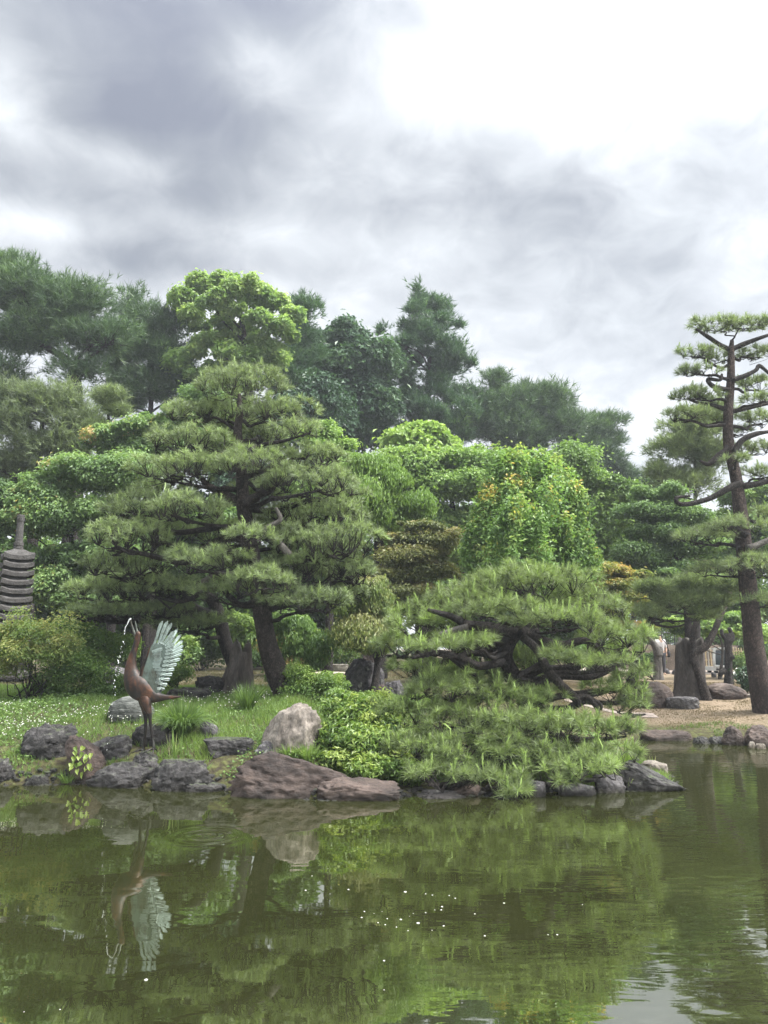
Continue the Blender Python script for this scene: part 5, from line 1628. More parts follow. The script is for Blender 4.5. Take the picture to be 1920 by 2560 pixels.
def crane():
    M['bronze_body'] = bronze('bronze_body', (0.080, 0.034, 0.017), (0.013, 0.012, 0.011), 0.48, 0.5)
    M['bronze_leg'] = bronze('bronze_leg', (0.014, 0.011, 0.010), (0.07, 0.075, 0.066), 0.62)
    M['bronze_wing'] = bronze('bronze_wing', (0.07, 0.065, 0.048), (0.14, 0.185, 0.165), 0.42, 0.5)
    M['bronze_feather'] = bronze('bronze_feather', (0.13, 0.14, 0.12), (0.27, 0.335, 0.31), 0.40, 0.5)
    M['bronze_bill'] = bronze('bronze_bill', (0.04, 0.033, 0.024), (0.09, 0.105, 0.088), 0.46)
    YC = 10.82

    def C(X, Y_, dy=0.0):
        return W(250 + X / 5.53, 1520 + Y_ / 5.53, YC + dy)
    k = MPP(365, 1720, YC) / 5.53
    base = C(660, 1960)
    root = thing('crane_statue', 'bronze crane statue with raised green wings and open bill, spouting water', 'statue', base)
    a = Acc()
    sp = [(528, 322, 12), (527, 345, 30), (524, 378, 37), (518, 425, 38), (507, 470, 36), (487, 540, 36), (462, 620, 42), (442, 700, 52), (430, 780, 66), (432, 860, 84), (450, 950, 112), (492, 1040, 140), (556, 1110, 148), (632, 1165, 128), (715, 1208, 96), (810, 1232, 58), (930, 1236, 30), (1040, 1232, 18), (1122, 1224, 9)]
    tube(a, [C(x, y) for x, y, _ in sp], [r * k * 1.12 for *_, r in sp], 24, 6, squash=0.82)
    # thighs flow out of the belly
    tube(a, [C(590, 1130, -0.01), C(630, 1280, -0.05), C(655, 1380, -0.06), C(682, 1455, -0.06)], [60 * k, 76 * k, 54 * k, 36 * k], 16, 5)
    tube(a, [C(575, 1130, 0.01), C(600, 1280, 0.05), C(620, 1390, 0.06), C(628, 1470, 0.06)], [60 * k, 68 * k, 50 * k, 34 * k], 16, 5)
    body = a.build('body', M['bronze_body'], root, smooth=True)
    e = Acc()
    for dy in (-0.031, 0.031):
        V, T = ico(2)
        e.add(V * 8 * k + C(540, 378, dy), None, T)
    e.build('eye', M['bronze_leg'], body, smooth=True)
    for pts, r in (([(490, 385), (466, 320), (440, 240), (420, 160)], (26, 17, 12, 5)), ([(520, 350), (507, 290), (496, 230), (486, 180)], (22, 13, 9, 3))):
        a = Acc()
        tube(a, [C(x, y) for x, y in pts], [q * k for q in r], 10, 5, squash=0.8)
        a.build('bill', M['bronze_bill'], root, smooth=True)
    # legs and feet
    for dy, pts, toes in ((-0.06, [(682, 1450, 26), (684, 1480, 27), (693, 1560, 19), (704, 1650, 17), (724, 1800, 16), (742, 1920, 20), (746, 1950, 22)], [(560, 2030), (640, 1990), (725, 2040), (800, 1992)]),
                          (0.06, [(628, 1465, 26), (632, 1500, 25), (632, 1580, 18), (626, 1700, 17), (612, 1850, 16), (600, 1940, 20), (598, 1965, 22)], [(440, 2006), (500, 1990), (570, 2020), (640, 1985)])):
        a = Acc()
        tube(a, [C(x, y, dy) for x, y, _ in pts], [r * k * 1.2 for *_, r in pts], 12, 5)
        leg = a.build('leg', M['bronze_leg'], root, smooth=True)
        f = Acc()
        x0, y0, _ = pts[-1]
        for i, (tx, ty) in enumerate(toes):
            dd = (-0.10, -0.16, -0.13, 0.06)[i]
            tube(f, [C(x0, y0 - 8, dy), C((x0 + tx) / 2, (y0 + ty) / 2 - 16, dy + dd * 0.4), C(tx, ty, dy + dd * 0.8)], [15 * k, 11 * k, 4 * k], 8, 4)
        f.build('foot', M['bronze_leg'], leg, smooth=True)

    def feather(parent, b, t, w, bow, nrm, th=0.006):
        """one long bronze feather with a raised shaft"""
        b, t = np.asarray(b), np.asarray(t)
        d = t - b
        ln = np.linalg.norm(d)
        d = d / ln
        s = unit(np.cross(d, nrm))
        n = np.cross(s, d)
        u = np.linspace(0, 1, 11)
        hw = w * np.minimum(0.62 + 0.5 * u, 1.0) * np.sqrt(np.clip(1 - ((u - 0.8).clip(0) / 0.205) ** 2, 0.0, 1))
        cen = b + d * (u * ln)[:, None] + s * (bow * ln * np.sin(u * np.pi * 0.5) ** 2)[:, None] - n * (0.05 * ln * u * u)[:, None]
        rows = []
        for q, off in ((-1, 0), (-0.15, th * 0.6), (0, th * 2.0), (0.15, th * 0.6), (1, 0)):
            rows.append(cen + s * (hw * q)[:, None] + n * off)
        front = np.stack(rows, 1)
        back = front - n * th * 1.6
        V = np.concatenate([front.reshape(-1, 3), back.reshape(-1, 3)])
        i = np.arange(55).reshape(11, 5)
        Q = np.stack([i[:-1, :-1], i[:-1, 1:], i[1:, 1:], i[1:, :-1]], -1).reshape(-1, 4)
        QB = Q[:, ::-1] + 55
        ed = []
        rim = list(i[:, 0]) + list(i[-1, 1:]) + list(i[::-1, -1][1:]) + list(i[0, ::-1][1:-1])
        for j in range(len(rim)):
            p0, p1 = rim[j], rim[(j + 1) % len(rim)]
            ed.append((p1, p0, p0 + 55, p1 + 55))
        a = Acc()
        a.add(V, np.vstack([Q, QB, np.array(ed)]))
        return a.build('feather', M['bronze_feather'], parent, smooth=True)

    def wing(outline, dyf, mat, edge, edge_r):
        bm = bmesh.new()
        org = np.array(parent_world(root))
        P = spline(np.array([(x, y) for x, y in outline] + [outline[0]], float), 4)[:-1]
        vs = [bm.verts.new(C(x, y, dyf(x, y)) - org) for x, y in P]
        es = [bm.edges.new((vs[i], vs[(i + 1) % len(vs)])) for i in range(len(vs))]
        bmesh.ops.triangle_fill(bm, edges=es, use_beauty=True)
        bmesh.ops.subdivide_edges(bm, edges=[e for e in bm.edges if e.calc_length() > 0.10], cuts=3, use_grid_fill=True)
        bmesh.ops.triangulate(bm, faces=bm.faces[:])
        geo = bmesh.ops.solidify(bm, geom=bm.faces[:], thickness=0.018)
        bmesh.ops.recalc_face_normals(bm, faces=bm.faces[:])
        me = bpy.data.meshes.new('wing')
        bm.to_mesh(me)
        bm.free()
        me.materials.append(mat)
        o = bpy.data.objects.new('wing', me)
        COL.objects.link(o)
        o.parent = root
        a = Acc()
        tube(a, [C(x, y, dyf(x, y)) for x, y in edge], [r * k for r in edge_r], 10, 5)
        a.build('wing_bone', M['bronze_body'], o, smooth=True)
        return o

    def dn(x, y):
        return -0.185 - 0.15 * (1180 - y) / 900.0 - 0.03 * (x - 600) / 400

    def df(x, y):
        return 0.10 + 0.22 * (1180 - y) / 900.0 + 0.04 * (x - 600) / 400
    nrm = np.array((0, -1.0, 0.1))
    far = wing([(640, 990), (720, 700), (840, 540), (960, 500), (1040, 560), (1050, 640), (1020, 740), (960, 860), (910, 970), (870, 1080), (845, 1165), (790, 1180), (700, 1120)], df, M['bronze_wing'], [(640, 990), (690, 800), (760, 620), (860, 530)], (26, 22, 17, 9))
    tips = [(1085, 288), (1130, 370), (1156, 455), (1162, 525), (1158, 582), (1140, 640), (1115, 705), (1068, 775), (1035, 840), (1005, 915), (970, 985), (935, 1060), (895, 1125)]
    bas = [(930, 560), (950, 580), (960, 600), (965, 620), (965, 645), (955, 690), (945, 740), (925, 800), (905, 860), (880, 920), (855, 985), (835, 1050), (820, 1100)]
    for i, (t, b) in enumerate(zip(tips, bas)):
        feather(far, C(*b, df(*b) - 0.012 - 0.002 * i), C(*t, df(*t)), (22 if i < 6 else 27) * k, -0.06 if i < 6 else -0.03, nrm)
    near = wing([(575, 945), (572, 880), (620, 760), (680, 620), (715, 520), (760, 490), (850, 480), (940, 520), (985, 600), (970, 700), (925, 820), (885, 920), (850, 1040), (805, 1170), (755, 1150), (690, 1060), (630, 985)], dn, M['bronze_wing'], [(572, 940), (590, 850), (640, 730), (695, 570), (735, 505)], (30, 27, 23, 18, 12))
    ntips = [(875, 192), (945, 192), (1000, 222), (1034, 330), (1025, 420), (1018, 490), (1015, 545), (1004, 602), (990, 655), (972, 712), (950, 770), (928, 835), (905, 895), (884, 960), (866, 1030), (842, 1100)]
    nbas = [(742, 520), (800, 500), (840, 490), (870, 500), (900, 520), (910, 560), (910, 600), (900, 640), (890, 690), (875, 745), (860, 800), (842, 860), (825, 920), (812, 985), (800, 1045), (790, 1110)]
    for i, (t, b) in enumerate(zip(ntips, nbas)):
        feather(near, C(*b, dn(*b) - 0.014 - 0.0025 * i), C(*t, dn(*t) - 0.01), (25 if i < 5 else 24) * k, -0.07 if i < 5 else -0.03, nrm)
    # covert rows over the roots of the flight feathers
    for i in range(11):
        u = i / 10
        b = (720 + 60 * u + 20 * math.sin(i), 600 + 420 * u)
        t = (850 - 20 * u + 15 * math.cos(i * 2), 560 + 470 * u)
        feather(near, C(*b, dn(*b) - 0.02), C(*t, dn(*t) - 0.045), 30 * k, -0.02, nrm, 0.004)
    # pedestal rock
    r = rock('rounded dark rock that the bronze crane stands on', 326, 406, 1876, 1914, 'rock_dark', 81, 0.9, facets=3, sq=2.3, rough=0.08, Y=10.66)
    # falling water
    P = [(430, 150), (405, 160), (388, 200), (372, 235), (350, 268), (342, 320), (335, 372), (318, 455), (300, 545), (288, 592), (268, 660), (250, 712), (252, 775), (240, 830), (235, 880), (222, 960), (205, 1045), (196, 1110), (190, 1160), (180, 1300), (165, 1500), (140, 1720), (100, 1940)]
    w = Acc()
    V, T = ico(1)
    tube(w, [C(x, y, -0.03) for x, y in P[:6]], [8 * k, 8 * k, 6 * k, 4 * k, 5 * k, 2 * k], 7, 3, 0.3)
    for i, (x, y) in enumerate(P[5:]):
        for j in range(3):
            s = rng.uniform(3.5, 10) * k * (1 if j == 0 else 0.6)
            w.add(V * s * (0.8, 0.8, 1.5) + C(x + rng.normal(0, 8 + 0.006 * y), y + rng.normal(0, 36), -0.03), None, T)
    m, N, L = new_mat('falling_water')
    b = N('ShaderNodeBsdfPrincipled')
    b.inputs['Base Color'].default_value = (0.85, 0.88, 0.88, 1)
    b.inputs['Roughness'].default_value = 0.08
    b.inputs['Transmission Weight'].default_value = 0.35
    b.inputs['IOR'].default_value = 1.33
    L(b.outputs[0], N('ShaderNodeOutputMaterial').inputs[0])
    tag(w.build('water_jet', m, smooth=True, origin=C(430, 150)), 'thin jet of water drops falling from the open bill of the crane', 'water jet')


crane()


# ------------------------------------------------------------------ thirteen-storey stone pagoda
def pagoda():
    Y = 18.0
    x0 = W(51, 1310, Y)[0]
    base = np.array((x0, Y, gz(x0, Y)))
    root = thing('stone_pagoda', 'weathered many-tiered stone pagoda at the left edge behind the golden shrub', 'pagoda', base)
    rot = math.radians(33)
    cr, sr = math.cos(rot), math.sin(rot)

    def ring(h, z, up=0.0, n=5):
        """square outline with n steps per side; corners lift by up"""
        out = []
        c = [(-1, -1), (1, -1), (1, 1), (-1, 1)]
        for i in range(4):
            a, b = c[i], c[(i + 1) % 4]
            for j in range(n):
                t = j / n
                e = abs(2 * t - 1) ** 3
                px, py = (a[0] + (b[0] - a[0]) * t) * h, (a[1] + (b[1] - a[1]) * t) * h
                out.append((px * cr - py * sr, px * sr + py * cr, z + up * e))
        return np.array(out) + base

    def stack(name, rings, mat=M['stone_old'], parent=root):
        a = Acc()
        n = len(rings[0])
        V = np.vstack(rings + [rings[0].mean(0)[None], rings[-1].mean(0)[None]])
        i = np.arange(len(rings) * n).reshape(-1, n)
        nx = np.roll(i, -1, 1)
        Q = np.stack([i[:-1], nx[:-1], nx[1:], i[1:]], -1).reshape(-1, 4)
        c0, c1 = len(rings) * n, len(rings) * n + 1
        T = [(nx[0, j], i[0, j], c0) for j in range(n)] + [(i[-1, j], nx[-1, j], c1) for j in range(n)]
        V = V + 0.006 * fbm(V * 9, 3)[:, None]
        a.add(V, Q, np.array(T))
        return a.build(name, mat, parent)

    s = MPP(48, 1500, Y)
    zt = W(48, 1373, Y)[2] - base[2]          # top of the uppermost roof
    R0 = 53 * s / (cr + sr)             # half side of the lowest roofs
    step = 21.6 * s
    ztop = zt
    for i in range(12):
        h = R0 * (0.93 + 0.012 * i)
        z1 = ztop - 12 * s if i == 0 else zt - 28 * s - (i - 1) * step * (1 + 0.006 * i)
        if i == 0:
            stack('roof', [ring(h * 0.62, zt - 31 * s), ring(h * 0.99, zt - 29 * s, 0.045), ring(h, zt - 19 * s, 0.075), ring(h * 0.72, zt - 11 * s, 0.03), ring(h * 0.42, zt - 4 * s, 0.01), ring(h * 0.26, zt)])
        else:
            z = zt - 30 * s - i * step
            stack('roof', [ring(h * 0.62, z), ring(h * 0.98, z + 2 * s, 0.05), ring(h, z + 11 * s, 0.075), ring(h * 0.78, z + 16.5 * s, 0.02), ring(h * 0.6, z + 17.5 * s)])
            stack('tier_block', [ring(h * 0.60, z + 17 * s), ring(h * 0.60, z + step + 1 * s)])
    zl = zt - 30 * s - 11 * step
    zs = W(48, 1677, Y)[2] - base[2]
    stack('shaft', [ring(R0 * 0.66, zs - 0.01), ring(R0 * 0.66, zl + 1 * s)])
    stack('base_slab', [ring(R0 * 1.16, zs - 20 * s), ring(R0 * 1.22, zs - 14 * s), ring(R0 * 1.22, zs - 4 * s), ring(R0 * 1.14, zs)])
    stack('plinth', [ring(R0 * 0.80, -0.15), ring(R0 * 0.80, zs - 19 * s)])
    # spire: stacked drums
    a = Acc()
    prof = [(11.5, 0), (11.5, 6), (10.2, 6.5), (11.8, 9), (11.8, 17), (9.4, 18), (9.6, 26), (9.2, 27), (9.3, 35), (8.8, 36), (9.0, 44), (8.6, 50), (8.4, 62), (8.2, 70), (9.4, 72), (9.6, 80), (8.8, 82), (9.2, 84), (8.6, 88), (0.2, 89)]
    n = 14
    an = np.linspace(0, 2 * np.pi, n, endpoint=False)
    V = np.concatenate([np.stack([r * s * np.cos(an), r * s * np.sin(an), 0 * an + zt + z * s], -1) for r, z in prof]) + base
    i = np.arange(len(prof) * n).reshape(-1, n)
    nx = np.roll(i, -1, 1)
    a.add(V, np.stack([i[:-1], nx[:-1], nx[1:], i[1:]], -1).reshape(-1, 4))
    a.build('spire', M['stone_old'], root)


pagoda()


# ------------------------------------------------------------------ old stumps and cut trunks
def stump(label, px_top, px_base, w_top, w_base, Y, seed, mat='stump', group='old stumps', name='tree_stump', ridges=7, jag=0.25, limbs=(), blunt=False):
    base = W(*px_base, Y)
    base[2] = gz(base[0], Y)
    root = thing(name, label, 'tree stump', base, group)
    top = W(*px_top, Y)
    s = MPP(*px_base, Y)
    m, n = 22, 40
    t = np.linspace(0, 1, m)
    an = np.linspace(0, 2 * np.pi, n, endpoint=False)
    R = (w_base * (1 - t) ** 0.8 + w_top * (1 - (1 - t) ** 0.8)) * s * 0.5
    R = R * (1 + 0.35 * np.exp(-t * 10))
    T, A = np.meshgrid(t, an, indexing='ij')
    dirs = np.stack([np.cos(A), np.sin(A), 0 * A], -1)
    rid = 1 + 0.10 * np.sin(A * ridges + 2 * np.sin(T * 3 + seed)) * (1 - 0.4 * T) + 0.16 * fbm(np.stack([dirs[..., 0] * 2.0 + seed, dirs[..., 1] * 2.0, T * 2.2], -1), 4)
    P = base + (top - base) * T[..., None] + dirs * (R[:, None] * rid)[..., None] * np.array((1, 0.8, 1))
    P[..., 2] += (T > 0.7) * (T - 0.7) / 0.3 * jag * fbm(np.stack([dirs[..., 0] * 1.6, dirs[..., 1] * 1.6, 0 * T + seed], -1), 2) * R.max()
    P[0, :, 2] -= 0.15
    i = np.arange(m * n).reshape(m, n)
    nx = np.roll(i, -1, 1)
    a = Acc()
    V = np.vstack([P.reshape(-1, 3), (P[-1].mean(0) - (0, 0, 0.1 if not blunt else -0.02))[None]])
    a.add(V, np.stack([i[:-1], nx[:-1], nx[1:], i[1:]], -1).reshape(-1, 4), np.array([(i[-1, j], nx[-1, j], m * n) for j in range(n)]))
    a.build('trunk', M[mat], root, smooth=True)
    for pts, rad, mt in limbs:
        b = Acc()
        tube(b, [W(x, y, Y + dy) for x, y, dy in pts], [q * s for q in rad], 12, 6, 0.10, seed=seed)
        b.build('limb', M[mt], root, smooth=True)
    return root


b = GP(1728, 1752)
YS = float(b[1]) + 0.4
stump('giant grey stump with two young stems rising from it, on the brown lawn', (1728, 1600), (1726, 1752), 64, 76, YS, 2.0, ridges=9, limbs=(
    ([(1768, 1752, -0.35), (1758, 1715, -0.38), (1742, 1670, -0.42), (1733, 1630, -0.40), (1732, 1590, -0.34), (1744, 1550, -0.2), (1762, 1515, -0.1), (1776, 1490, 0)], (15, 11, 9, 8, 7.5, 7, 6, 5), 'bark'),
    ([(1730, 1660, -0.42), (1735, 1632, -0.44), (1762, 1618, -0.42), (1780, 1590, -0.4), (1797, 1550, -0.3), (1812, 1515, -0.2), (1825, 1480, -0.1)], (8, 9, 9, 8, 7, 6, 5), 'bark')))
b = GP(596, 1742)
stump('old grey hollow stump between the two leaning pine trunks', (606, 1615), (590, 1738), 40, 92, float(b[1]) + 0.5, 5.0, ridges=5, jag=0.35)
b = GP(1644, 1700)
stump('short pollarded trunk with one cut limb to the left, beside the path', (1644, 1628), (1644, 1692), 20, 22, 25.0, 8.0, mat='bark_grey', ridges=3, jag=0.1, blunt=True, name='pollarded_trunk', limbs=(
    ([(1645, 1640, 0), (1640, 1620, 0), (1628, 1602, 0), (1614, 1586, 0), (1608, 1578, 0)], (11, 9, 7, 6, 4), 'bark_grey'), ([(1646, 1640, 0), (1652, 1628, 0.05), (1650, 1618, 0.1)], (9, 7, 5), 'bark_grey')))
stump('dark knobbly cut trunk in front of the white cart', (1820, 1585), (1822, 1708), 18, 20, 22.5, 9.0, mat='bark_dark', ridges=3, jag=0.3, blunt=True, name='gnarled_trunk', limbs=(
    ([(1822, 1606, 0), (1830, 1592, 0), (1826, 1578, 0), (1822, 1570, 0)], (8, 7, 5, 5), 'bark_dark'), ([(1816, 1600, 0), (1806, 1588, 0), (1804, 1574, 0)], (6, 5, 4), 'bark_dark'),
    ([(1812, 1676, -0.1), (1803, 1682, -0.12), (1802, 1690, -0.1)], (8, 7, 4), 'bark_dark'), ([(1828, 1640, -0.1), (1834, 1646, -0.1)], (7, 5), 'bark_dark')))
b = GP(362, 1700)
stump('thin dark trunk of a young tree right behind the neck of the crane', (366, 1560), (360, 1706), 15, 20, float(b[1]) - 1.5, 3.0, mat='bark_dark', ridges=3, jag=0.1, name='young_trunk', blunt=True)


# ------------------------------------------------------------------ fences, cart, person in the back
def bars(acc, p, q, r, sides=6):
    tube(acc, [p, q], [r, r], sides, 1)


def railing():
    Y = 36.0
    xl, xr = W(1592, 1600, Y)[0], W(1765, 1600, Y)[0]
    z0, z1 = W(1680, 1612, Y)[2], W(1680, 1582, Y)[2]
    # earth bank wall under the railing
    a = Acc()
    gzw = gz((xl + xr) / 2, Y)
    xs = np.linspace(xl - 0.8, xr + 1.5, 60)
    zs = np.array((gzw - 0.2, gzw + 0.35, gzw + 0.75, z0 - 0.03, z0))
    ys = np.array((Y - 0.62, Y - 0.45, Y - 0.35, Y - 0.25, Y + 0.9))
    V = np.stack([np.repeat(xs[:, None], 5, 1), np.repeat(ys[None], 60, 0), np.repeat(zs[None], 60, 0)], -1)
    V[:, :4] += 0.07 * fbm(V[:, :4] * 1.8, 3)[..., None]
    i = np.arange(300).reshape(60, 5)
    a.add(V.reshape(-1, 3), np.stack([i[:-1, :-1], i[1:, :-1], i[1:, 1:], i[:-1, 1:]], -1).reshape(-1, 4))
    tag(a.build('earth_bank', M['soil'], smooth=True, kind='structure'), kind='structure')
    root = thing('iron_railing', 'dark iron railing on top of the brown earth bank', 'railing', ((xl + xr) / 2, Y, z0))
    a = Acc()
    for z in (z0 + 0.08, z1):
        bars(a, (xl, Y, z), (xr, Y, z), 0.022)
    a.build('rail', M['iron'], root)
    nb = 34
    for j in range(nb):
        x = xl + (xr - xl) * j / (nb - 1)
        a = Acc()
        post = j % 6 == 0
        bars(a, (x, Y, z0 - 0.04), (x, Y, z1 + (0.04 if post else 0)), 0.03 if post else 0.011)
        a.build('post' if post else 'bar', M['iron'], root)


def bamboo():
    Y = 34.0
    xl, xr = W(1738, 1640, Y)[0], W(1905, 1640, Y)[0]
    g = gz((xl + xr) / 2, Y)
    z1 = W(1800, 1620, Y)[2]
    root = thing('bamboo_fence', 'pale bamboo fence behind the white cart', 'fence', ((xl + xr) / 2, Y, g))
    for z in (g + 0.22, g + 0.48, z1 - 0.14):
        a = Acc()
        bars(a, (xl, Y, z), (xr, Y, z), 0.022)
        a.build('rail', M['bamboo'], root)
    n = 27
    for j in range(n):
        x = xl + (xr - xl) * j / (n - 1)
        a = Acc()
        bars(a, (x, Y - 0.045, g - 0.05), (x + rng.normal(0, 0.01), Y - 0.045, z1 + rng.normal(0, 0.03)), 0.026)
        a.build('pale', M['bamboo'], root)


def cart():
    """small white cab seen end-on, partly behind the knobbly trunk"""
    Y = 31.0
    xl, xr = W(1784, 1640, Y)[0], W(1828, 1640, Y)[0]
    cx, w = (xl + xr) / 2, (xr - xl)
    g = gz(cx, Y) + 0.012
    z1 = W(1800, 1622, Y)[2]
    H = z1 - g
    root = thing('utility_cart', 'small white cart with a tall dark windscreen behind the knobbly trunk', 'cart', (cx, Y, g))

    def box(acc, x0, x1, y0, y1, zz0, zz1, tx=0.0):
        V = np.array([(x0, y0, zz0), (x1, y0, zz0), (x1, y1, zz0), (x0, y1, zz0), (x0 + tx, y0, zz1), (x1 - tx, y0, zz1), (x1 - tx, y1, zz1), (x0 + tx, y1, zz1)])
        acc.add(V, [(3, 2, 1, 0), (4, 5, 6, 7), (0, 1, 5, 4), (1, 2, 6, 5), (2, 3, 7, 6), (3, 0, 4, 7)])
    ins = 0.13 * w
    a = Acc()
    sl = 0.10 * H
    r = 0.055
    zb = g + 0.30 * H
    tube(a, [(xl, Y, zb), (xl + ins * 0.55, Y + sl * 0.7, g + 0.8 * H), (xl + ins, Y + sl, z1 - 0.03), (xl + ins + 0.05, Y + sl, z1), (xr - ins - 0.05, Y + sl, z1), (xr - ins, Y + sl, z1 - 0.03), (xr - ins * 0.55, Y + sl * 0.7, g + 0.8 * H), (xr, Y, zb), (xl, Y, zb)], [r] * 9, 8, 2)
    a.build('windscreen_frame', M['white_paint'], root, smooth=True)
    a = Acc()
    V = np.array([(xl + 0.03, Y, zb), (xr - 0.03, Y, zb), (xr - ins - 0.02, Y + sl, z1 - 0.02), (xl + ins + 0.02, Y + sl, z1 - 0.02)])
    V = np.vstack([V, V + (0, 0.012, 0)])
    a.add(V, [(0, 1, 2, 3), (7, 6, 5, 4), (0, 4, 5, 1), (1, 5, 6, 2), (2, 6, 7, 3), (3, 7, 4, 0)])
    a.build('windscreen', M['dark_glass'], root)
    a = Acc()
    box(a, xl - 0.01, xr + 0.01, Y - 0.02, Y + 0.9, g + 0.10 * H, zb - 0.035, 0.012)
    box(a, xl + 0.10, xr - 0.10, Y + sl + 0.05, Y + 0.85, z1 - 0.02, z1 + 0.025, 0.02)
    for x in (xl + 0.11, xr - 0.14):
        box(a, x, x + 0.03, Y + 0.8, Y + 0.83, zb - 0.04, z1 - 0.01)
    a.build('body', M['white_paint'], root)
    a = Acc()
    box(a, xl + 0.05, xr - 0.05, Y - 0.06, Y - 0.022, g + 0.12 * H, g + 0.2 * H, 0.01)
    a.build('bumper', M['rock_slate'], root)
    for x in (xl + 0.09, xr - 0.09):
        a = Acc()
        tube(a, [(x, Y - 0.055, g + 0.235 * H), (x, Y - 0.02, g + 0.235 * H)], [0.03, 0.036], 10, 1)
        a.build('headlight', M['foam'], root)
        for y in (Y + 0.1, Y + 0.72):
            a = Acc()
            tube(a, [(x - 0.05, y, g + 0.10), (x + 0.05, y, g + 0.10)], [0.10, 0.10], 16, 1)
            a.build('wheel', M['tyre'], root, smooth=False)


def person():
    Y = 29.0
    x0 = W(1655, 1690, Y)[0]
    g = gz(x0, Y)
    top = W(1648, 1584, Y)[2]
    H = top - g
    root = thing('person', 'person in a pale grey shirt with a black shoulder bag standing behind the pollarded trunk', 'person', (x0, Y, g))
    J = {'pelvis': (0, 0, .53), 'waist': (0, 0, .62), 'chest': (0, 0, .74), 'neck': (0, 0, .84), 'head': (0, .005, .90), 'crown': (0, .01, .975),
         'sl': (-.105, 0, .815), 'el': (-.135, .01, .64), 'hl': (-.115, -.05, .50), 'fl': (-.108, -.07, .45), 'sr': (.105, 0, .815), 'er': (.14, .01, .64), 'hr': (.13, -.04, .50), 'fr': (.126, -.06, .45),
         'pl': (-.055, 0, .49), 'kl': (-.06, -.01, .27), 'al': (-.06, .01, .035), 'tl': (-.065, -.08, .015), 'pr': (.055, 0, .49), 'kr': (.06, -.015, .27), 'ar': (.062, .01, .035), 'tr': (.068, -.08, .015)}
    Rd = {'pelvis': .088, 'waist': .076, 'chest': .09, 'neck': .033, 'head': .053, 'crown': .032, 'sl': .042, 'el': .026, 'hl': .019, 'fl': .014, 'sr': .042, 'er': .026, 'hr': .019, 'fr': .014, 'pl': .062, 'kl': .038, 'al': .024, 'tl': .018, 'pr': .062, 'kr': .038, 'ar': .024, 'tr': .018}
    E = [('pelvis', 'waist'), ('waist', 'chest'), ('chest', 'neck'), ('neck', 'head'), ('head', 'crown'), ('chest', 'sl'), ('sl', 'el'), ('el', 'hl'), ('hl', 'fl'), ('chest', 'sr'), ('sr', 'er'), ('er', 'hr'), ('hr', 'fr'), ('pelvis', 'pl'), ('pl', 'kl'), ('kl', 'al'), ('al', 'tl'), ('pelvis', 'pr'), ('pr', 'kr'), ('kr', 'ar'), ('ar', 'tr')]
    ks = list(J)

    def skin(name, keys, edges, grow, mat):
        ix = {q: i for i, q in enumerate(keys)}
        me = bpy.data.meshes.new(name)
        me.from_pydata([tuple(c * H for c in J[q]) for q in keys], [(ix[a], ix[b]) for a, b in edges], [])
        o = bpy.data.objects.new(name, me)
        COL.objects.link(o)
        md = o.modifiers.new('skin', 'SKIN')
        if not me.skin_vertices:
            me.skin_vertices.new()
        for i, q in enumerate(keys):
            v = me.skin_vertices[0].data[i]
            v.radius = ((Rd[q] + grow) * H, (Rd[q] * (0.72 if q in ('pelvis', 'waist', 'chest') else 1) + grow) * H)
            v.use_root = i == 0
        sb = o.modifiers.new('sub', 'SUBSURF')
        sb.levels = sb.render_levels = 2
        dg = bpy.context.evaluated_depsgraph_get()
        ev = bpy.data.meshes.new_from_object(o.evaluated_get(dg))
        o.modifiers.clear()
        o.data = ev
        ev.name = name
        ev.materials.clear()
        ev.materials.append(M[mat])
        ev.polygons.foreach_set('use_smooth', np.ones(len(ev.polygons), bool))
        o.parent = root
        return o
    skin('body', ks, E, 0.0, 'skin')
    top_k = ['waist', 'pelvis', 'chest', 'sl', 'el', 'sr', 'er']
    J2 = dict(J)
    skin('shirt', ['chest', 'waist', 'pelvis', 'sl', 'el', 'sr', 'er'], [('chest', 'waist'), ('waist', 'pelvis'), ('chest', 'sl'), ('sl', 'el'), ('chest', 'sr'), ('sr', 'er')], 0.012, 'shirt')
    skin('trousers', ['pelvis', 'pl', 'kl', 'al', 'pr', 'kr', 'ar'], [('pelvis', 'pl'), ('pl', 'kl'), ('kl', 'al'), ('pelvis', 'pr'), ('pr', 'kr'), ('kr', 'ar')], 0.010, 'trousers')
    V, T = ico(3)
    a = Acc()
    hv = V * np.array((.062, .068, .062)) * H
    hv[:, 2] = np.where(hv[:, 2] < 0, hv[:, 2] * 1.25, hv[:, 2])
    hv += 0.004 * fbm(V * 6, 3)[:, None]
    hv[:, 1] = np.maximum(hv[:, 1], -0.042 * H)
    org = np.array((x0, Y, g))
    a.add(hv + org + np.array((0, 0.012, .935)) * H, None, T)
    a.build('hair', M['black_cloth'], root, smooth=True)
    a = Acc()
    fz = np.array((0, -.058, .925)) * H + org
    tube(a, [fz + (0, -0.004, 0.018), fz + (0, -0.022, -0.012)], [0.008, 0.012], 6, 2)
    a.build('nose', M['skin'], root, smooth=True)
    bag = thing('shoulder_bag', 'black shoulder bag with a long strap hanging at the right hip of the person', 'bag', (x0 + 0.165 * H, Y - 0.03, g + 0.5 * H))
    a = Acc()
    rv, rt = rock_shape(4, sq=4.5, facets=0, rough=0.03, res=3)
    a.add(rv * np.array((.045, .055, .075)) * H + np.array((x0 + 0.185 * H, Y - 0.02, g + 0.50 * H)), None, rt)
    a.build('pouch', M['black_cloth'], bag, smooth=True)
    a = Acc()
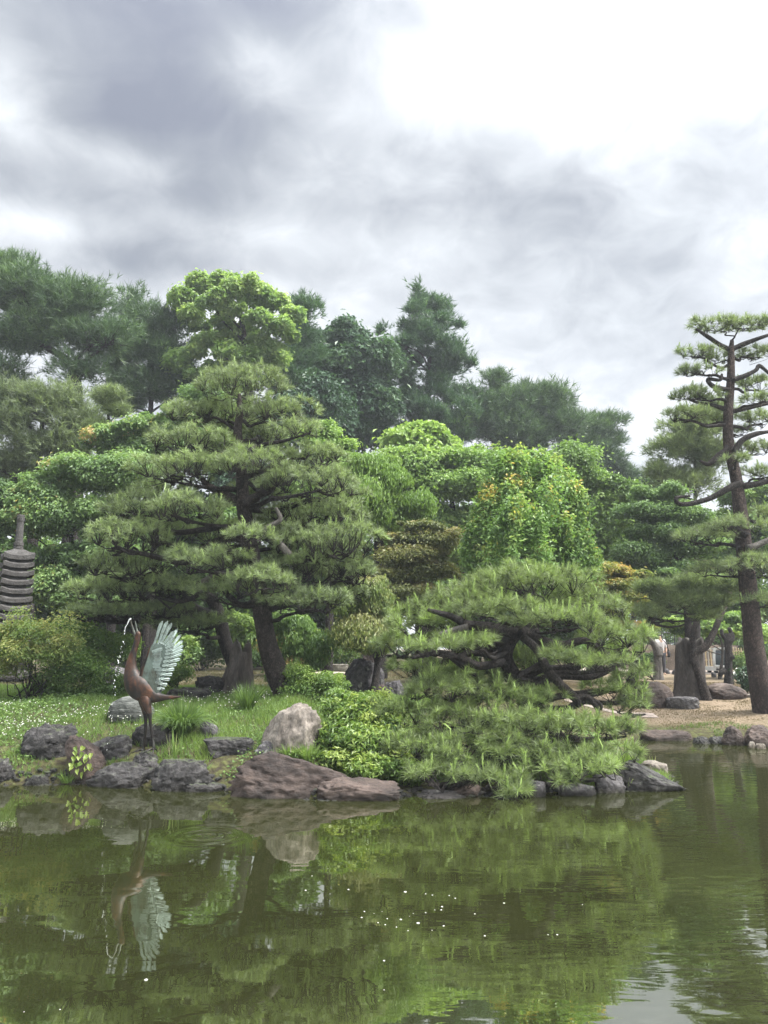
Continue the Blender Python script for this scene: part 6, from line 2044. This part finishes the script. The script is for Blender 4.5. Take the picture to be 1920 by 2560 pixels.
    tube(a, [(x0 + .19 * H, Y - .05, g + .56 * H), (x0 + .12 * H, Y - .115 * H, g + .74 * H), (x0 + .045 * H, Y - .05 * H, g + .85 * H), (x0 + .10 * H, Y + .09 * H, g + .72 * H), (x0 + .19 * H, Y + .02 * H, g + .56 * H)], [0.016] * 5, 6, 5)
    a.build('strap', M['black_cloth'], bag, smooth=True)


railing()
bamboo()
cart()
person()


# ------------------------------------------------------------------ specks drifting on the pond
def specks():
    V, T = ico(2)
    me = None
    pts = [(1013, 2230), (1064, 2235), (1081, 2238), (1123, 2239), (1045, 2308), (911, 2279), (935, 2284), (955, 2279), (904, 2294), (1105, 2267), (1103, 2275), (1087, 2275), (1064, 2282), (1033, 2284), (1024, 2291), (991, 2318), (963, 2312), (968, 2297), (945, 2307), (1002, 2299), (1109, 2315), (1080, 2326), (1020, 2327), (1212, 2340), (960, 2402), (871, 2224), (825, 2235), (764, 2226), (1260, 2258), (960, 2475), (365, 2450), (960, 1985), (1370, 2337), (1393, 2337), (1456, 2262), (60, 2530), (150, 2524), (780, 2190), (1138, 2246), (1187, 2285)]
    for i, (x, y) in enumerate(pts):
        c = water_point(x, y)
        if me is None:
            a = Acc()
            a.add(V * np.array((0.013, 0.011, 0.004)) + 0.001 * fbm(V * 3, 2)[:, None], None, T)
            me = a.mesh('foam_fleck', smooth=True)
            me.materials.append(M['foam'])
        o = bpy.data.objects.new('foam_fleck', me)
        COL.objects.link(o)
        o.location = (c[0], c[1], 0.001)
        s = (0.9 if i in (0, 4, 30) else 0.25 + 0.4 * random.random())
        o.scale = (s, s, s)
        o.rotation_euler = (0, 0, random.random() * 6)
        tag(o, 'tiny white fleck floating on the open pond', 'fleck', 'white flecks floating on the pond')


specks()


# ------------------------------------------------------------------ damp air
def haze():
    a = Acc()
    x0, x1, y0, y1, z0, z1 = -420, 420, -420, 620, -1.9, 24
    V = np.array([(x0, y0, z0), (x1, y0, z0), (x1, y1, z0), (x0, y1, z0), (x0, y0, z1), (x1, y0, z1), (x1, y1, z1), (x0, y1, z1)], float)
    a.add(V, [(3, 2, 1, 0), (4, 5, 6, 7), (0, 1, 5, 4), (1, 2, 6, 5), (2, 3, 7, 6), (3, 0, 4, 7)])
    m, N, L = new_mat('haze')
    v = N('ShaderNodeVolumePrincipled')
    v.inputs['Color'].default_value = (0.86, 0.92, 1.0, 1)
    v.inputs['Density'].default_value = HAZE
    v.inputs['Anisotropy'].default_value = 0.2
    L(v.outputs[0], N('ShaderNodeOutputMaterial').inputs['Volume'])
    tag(a.build('haze', m, kind='stuff'), kind='stuff')


HAZE = 0.0010
USE_HAZE = True
if USE_HAZE:
    haze()
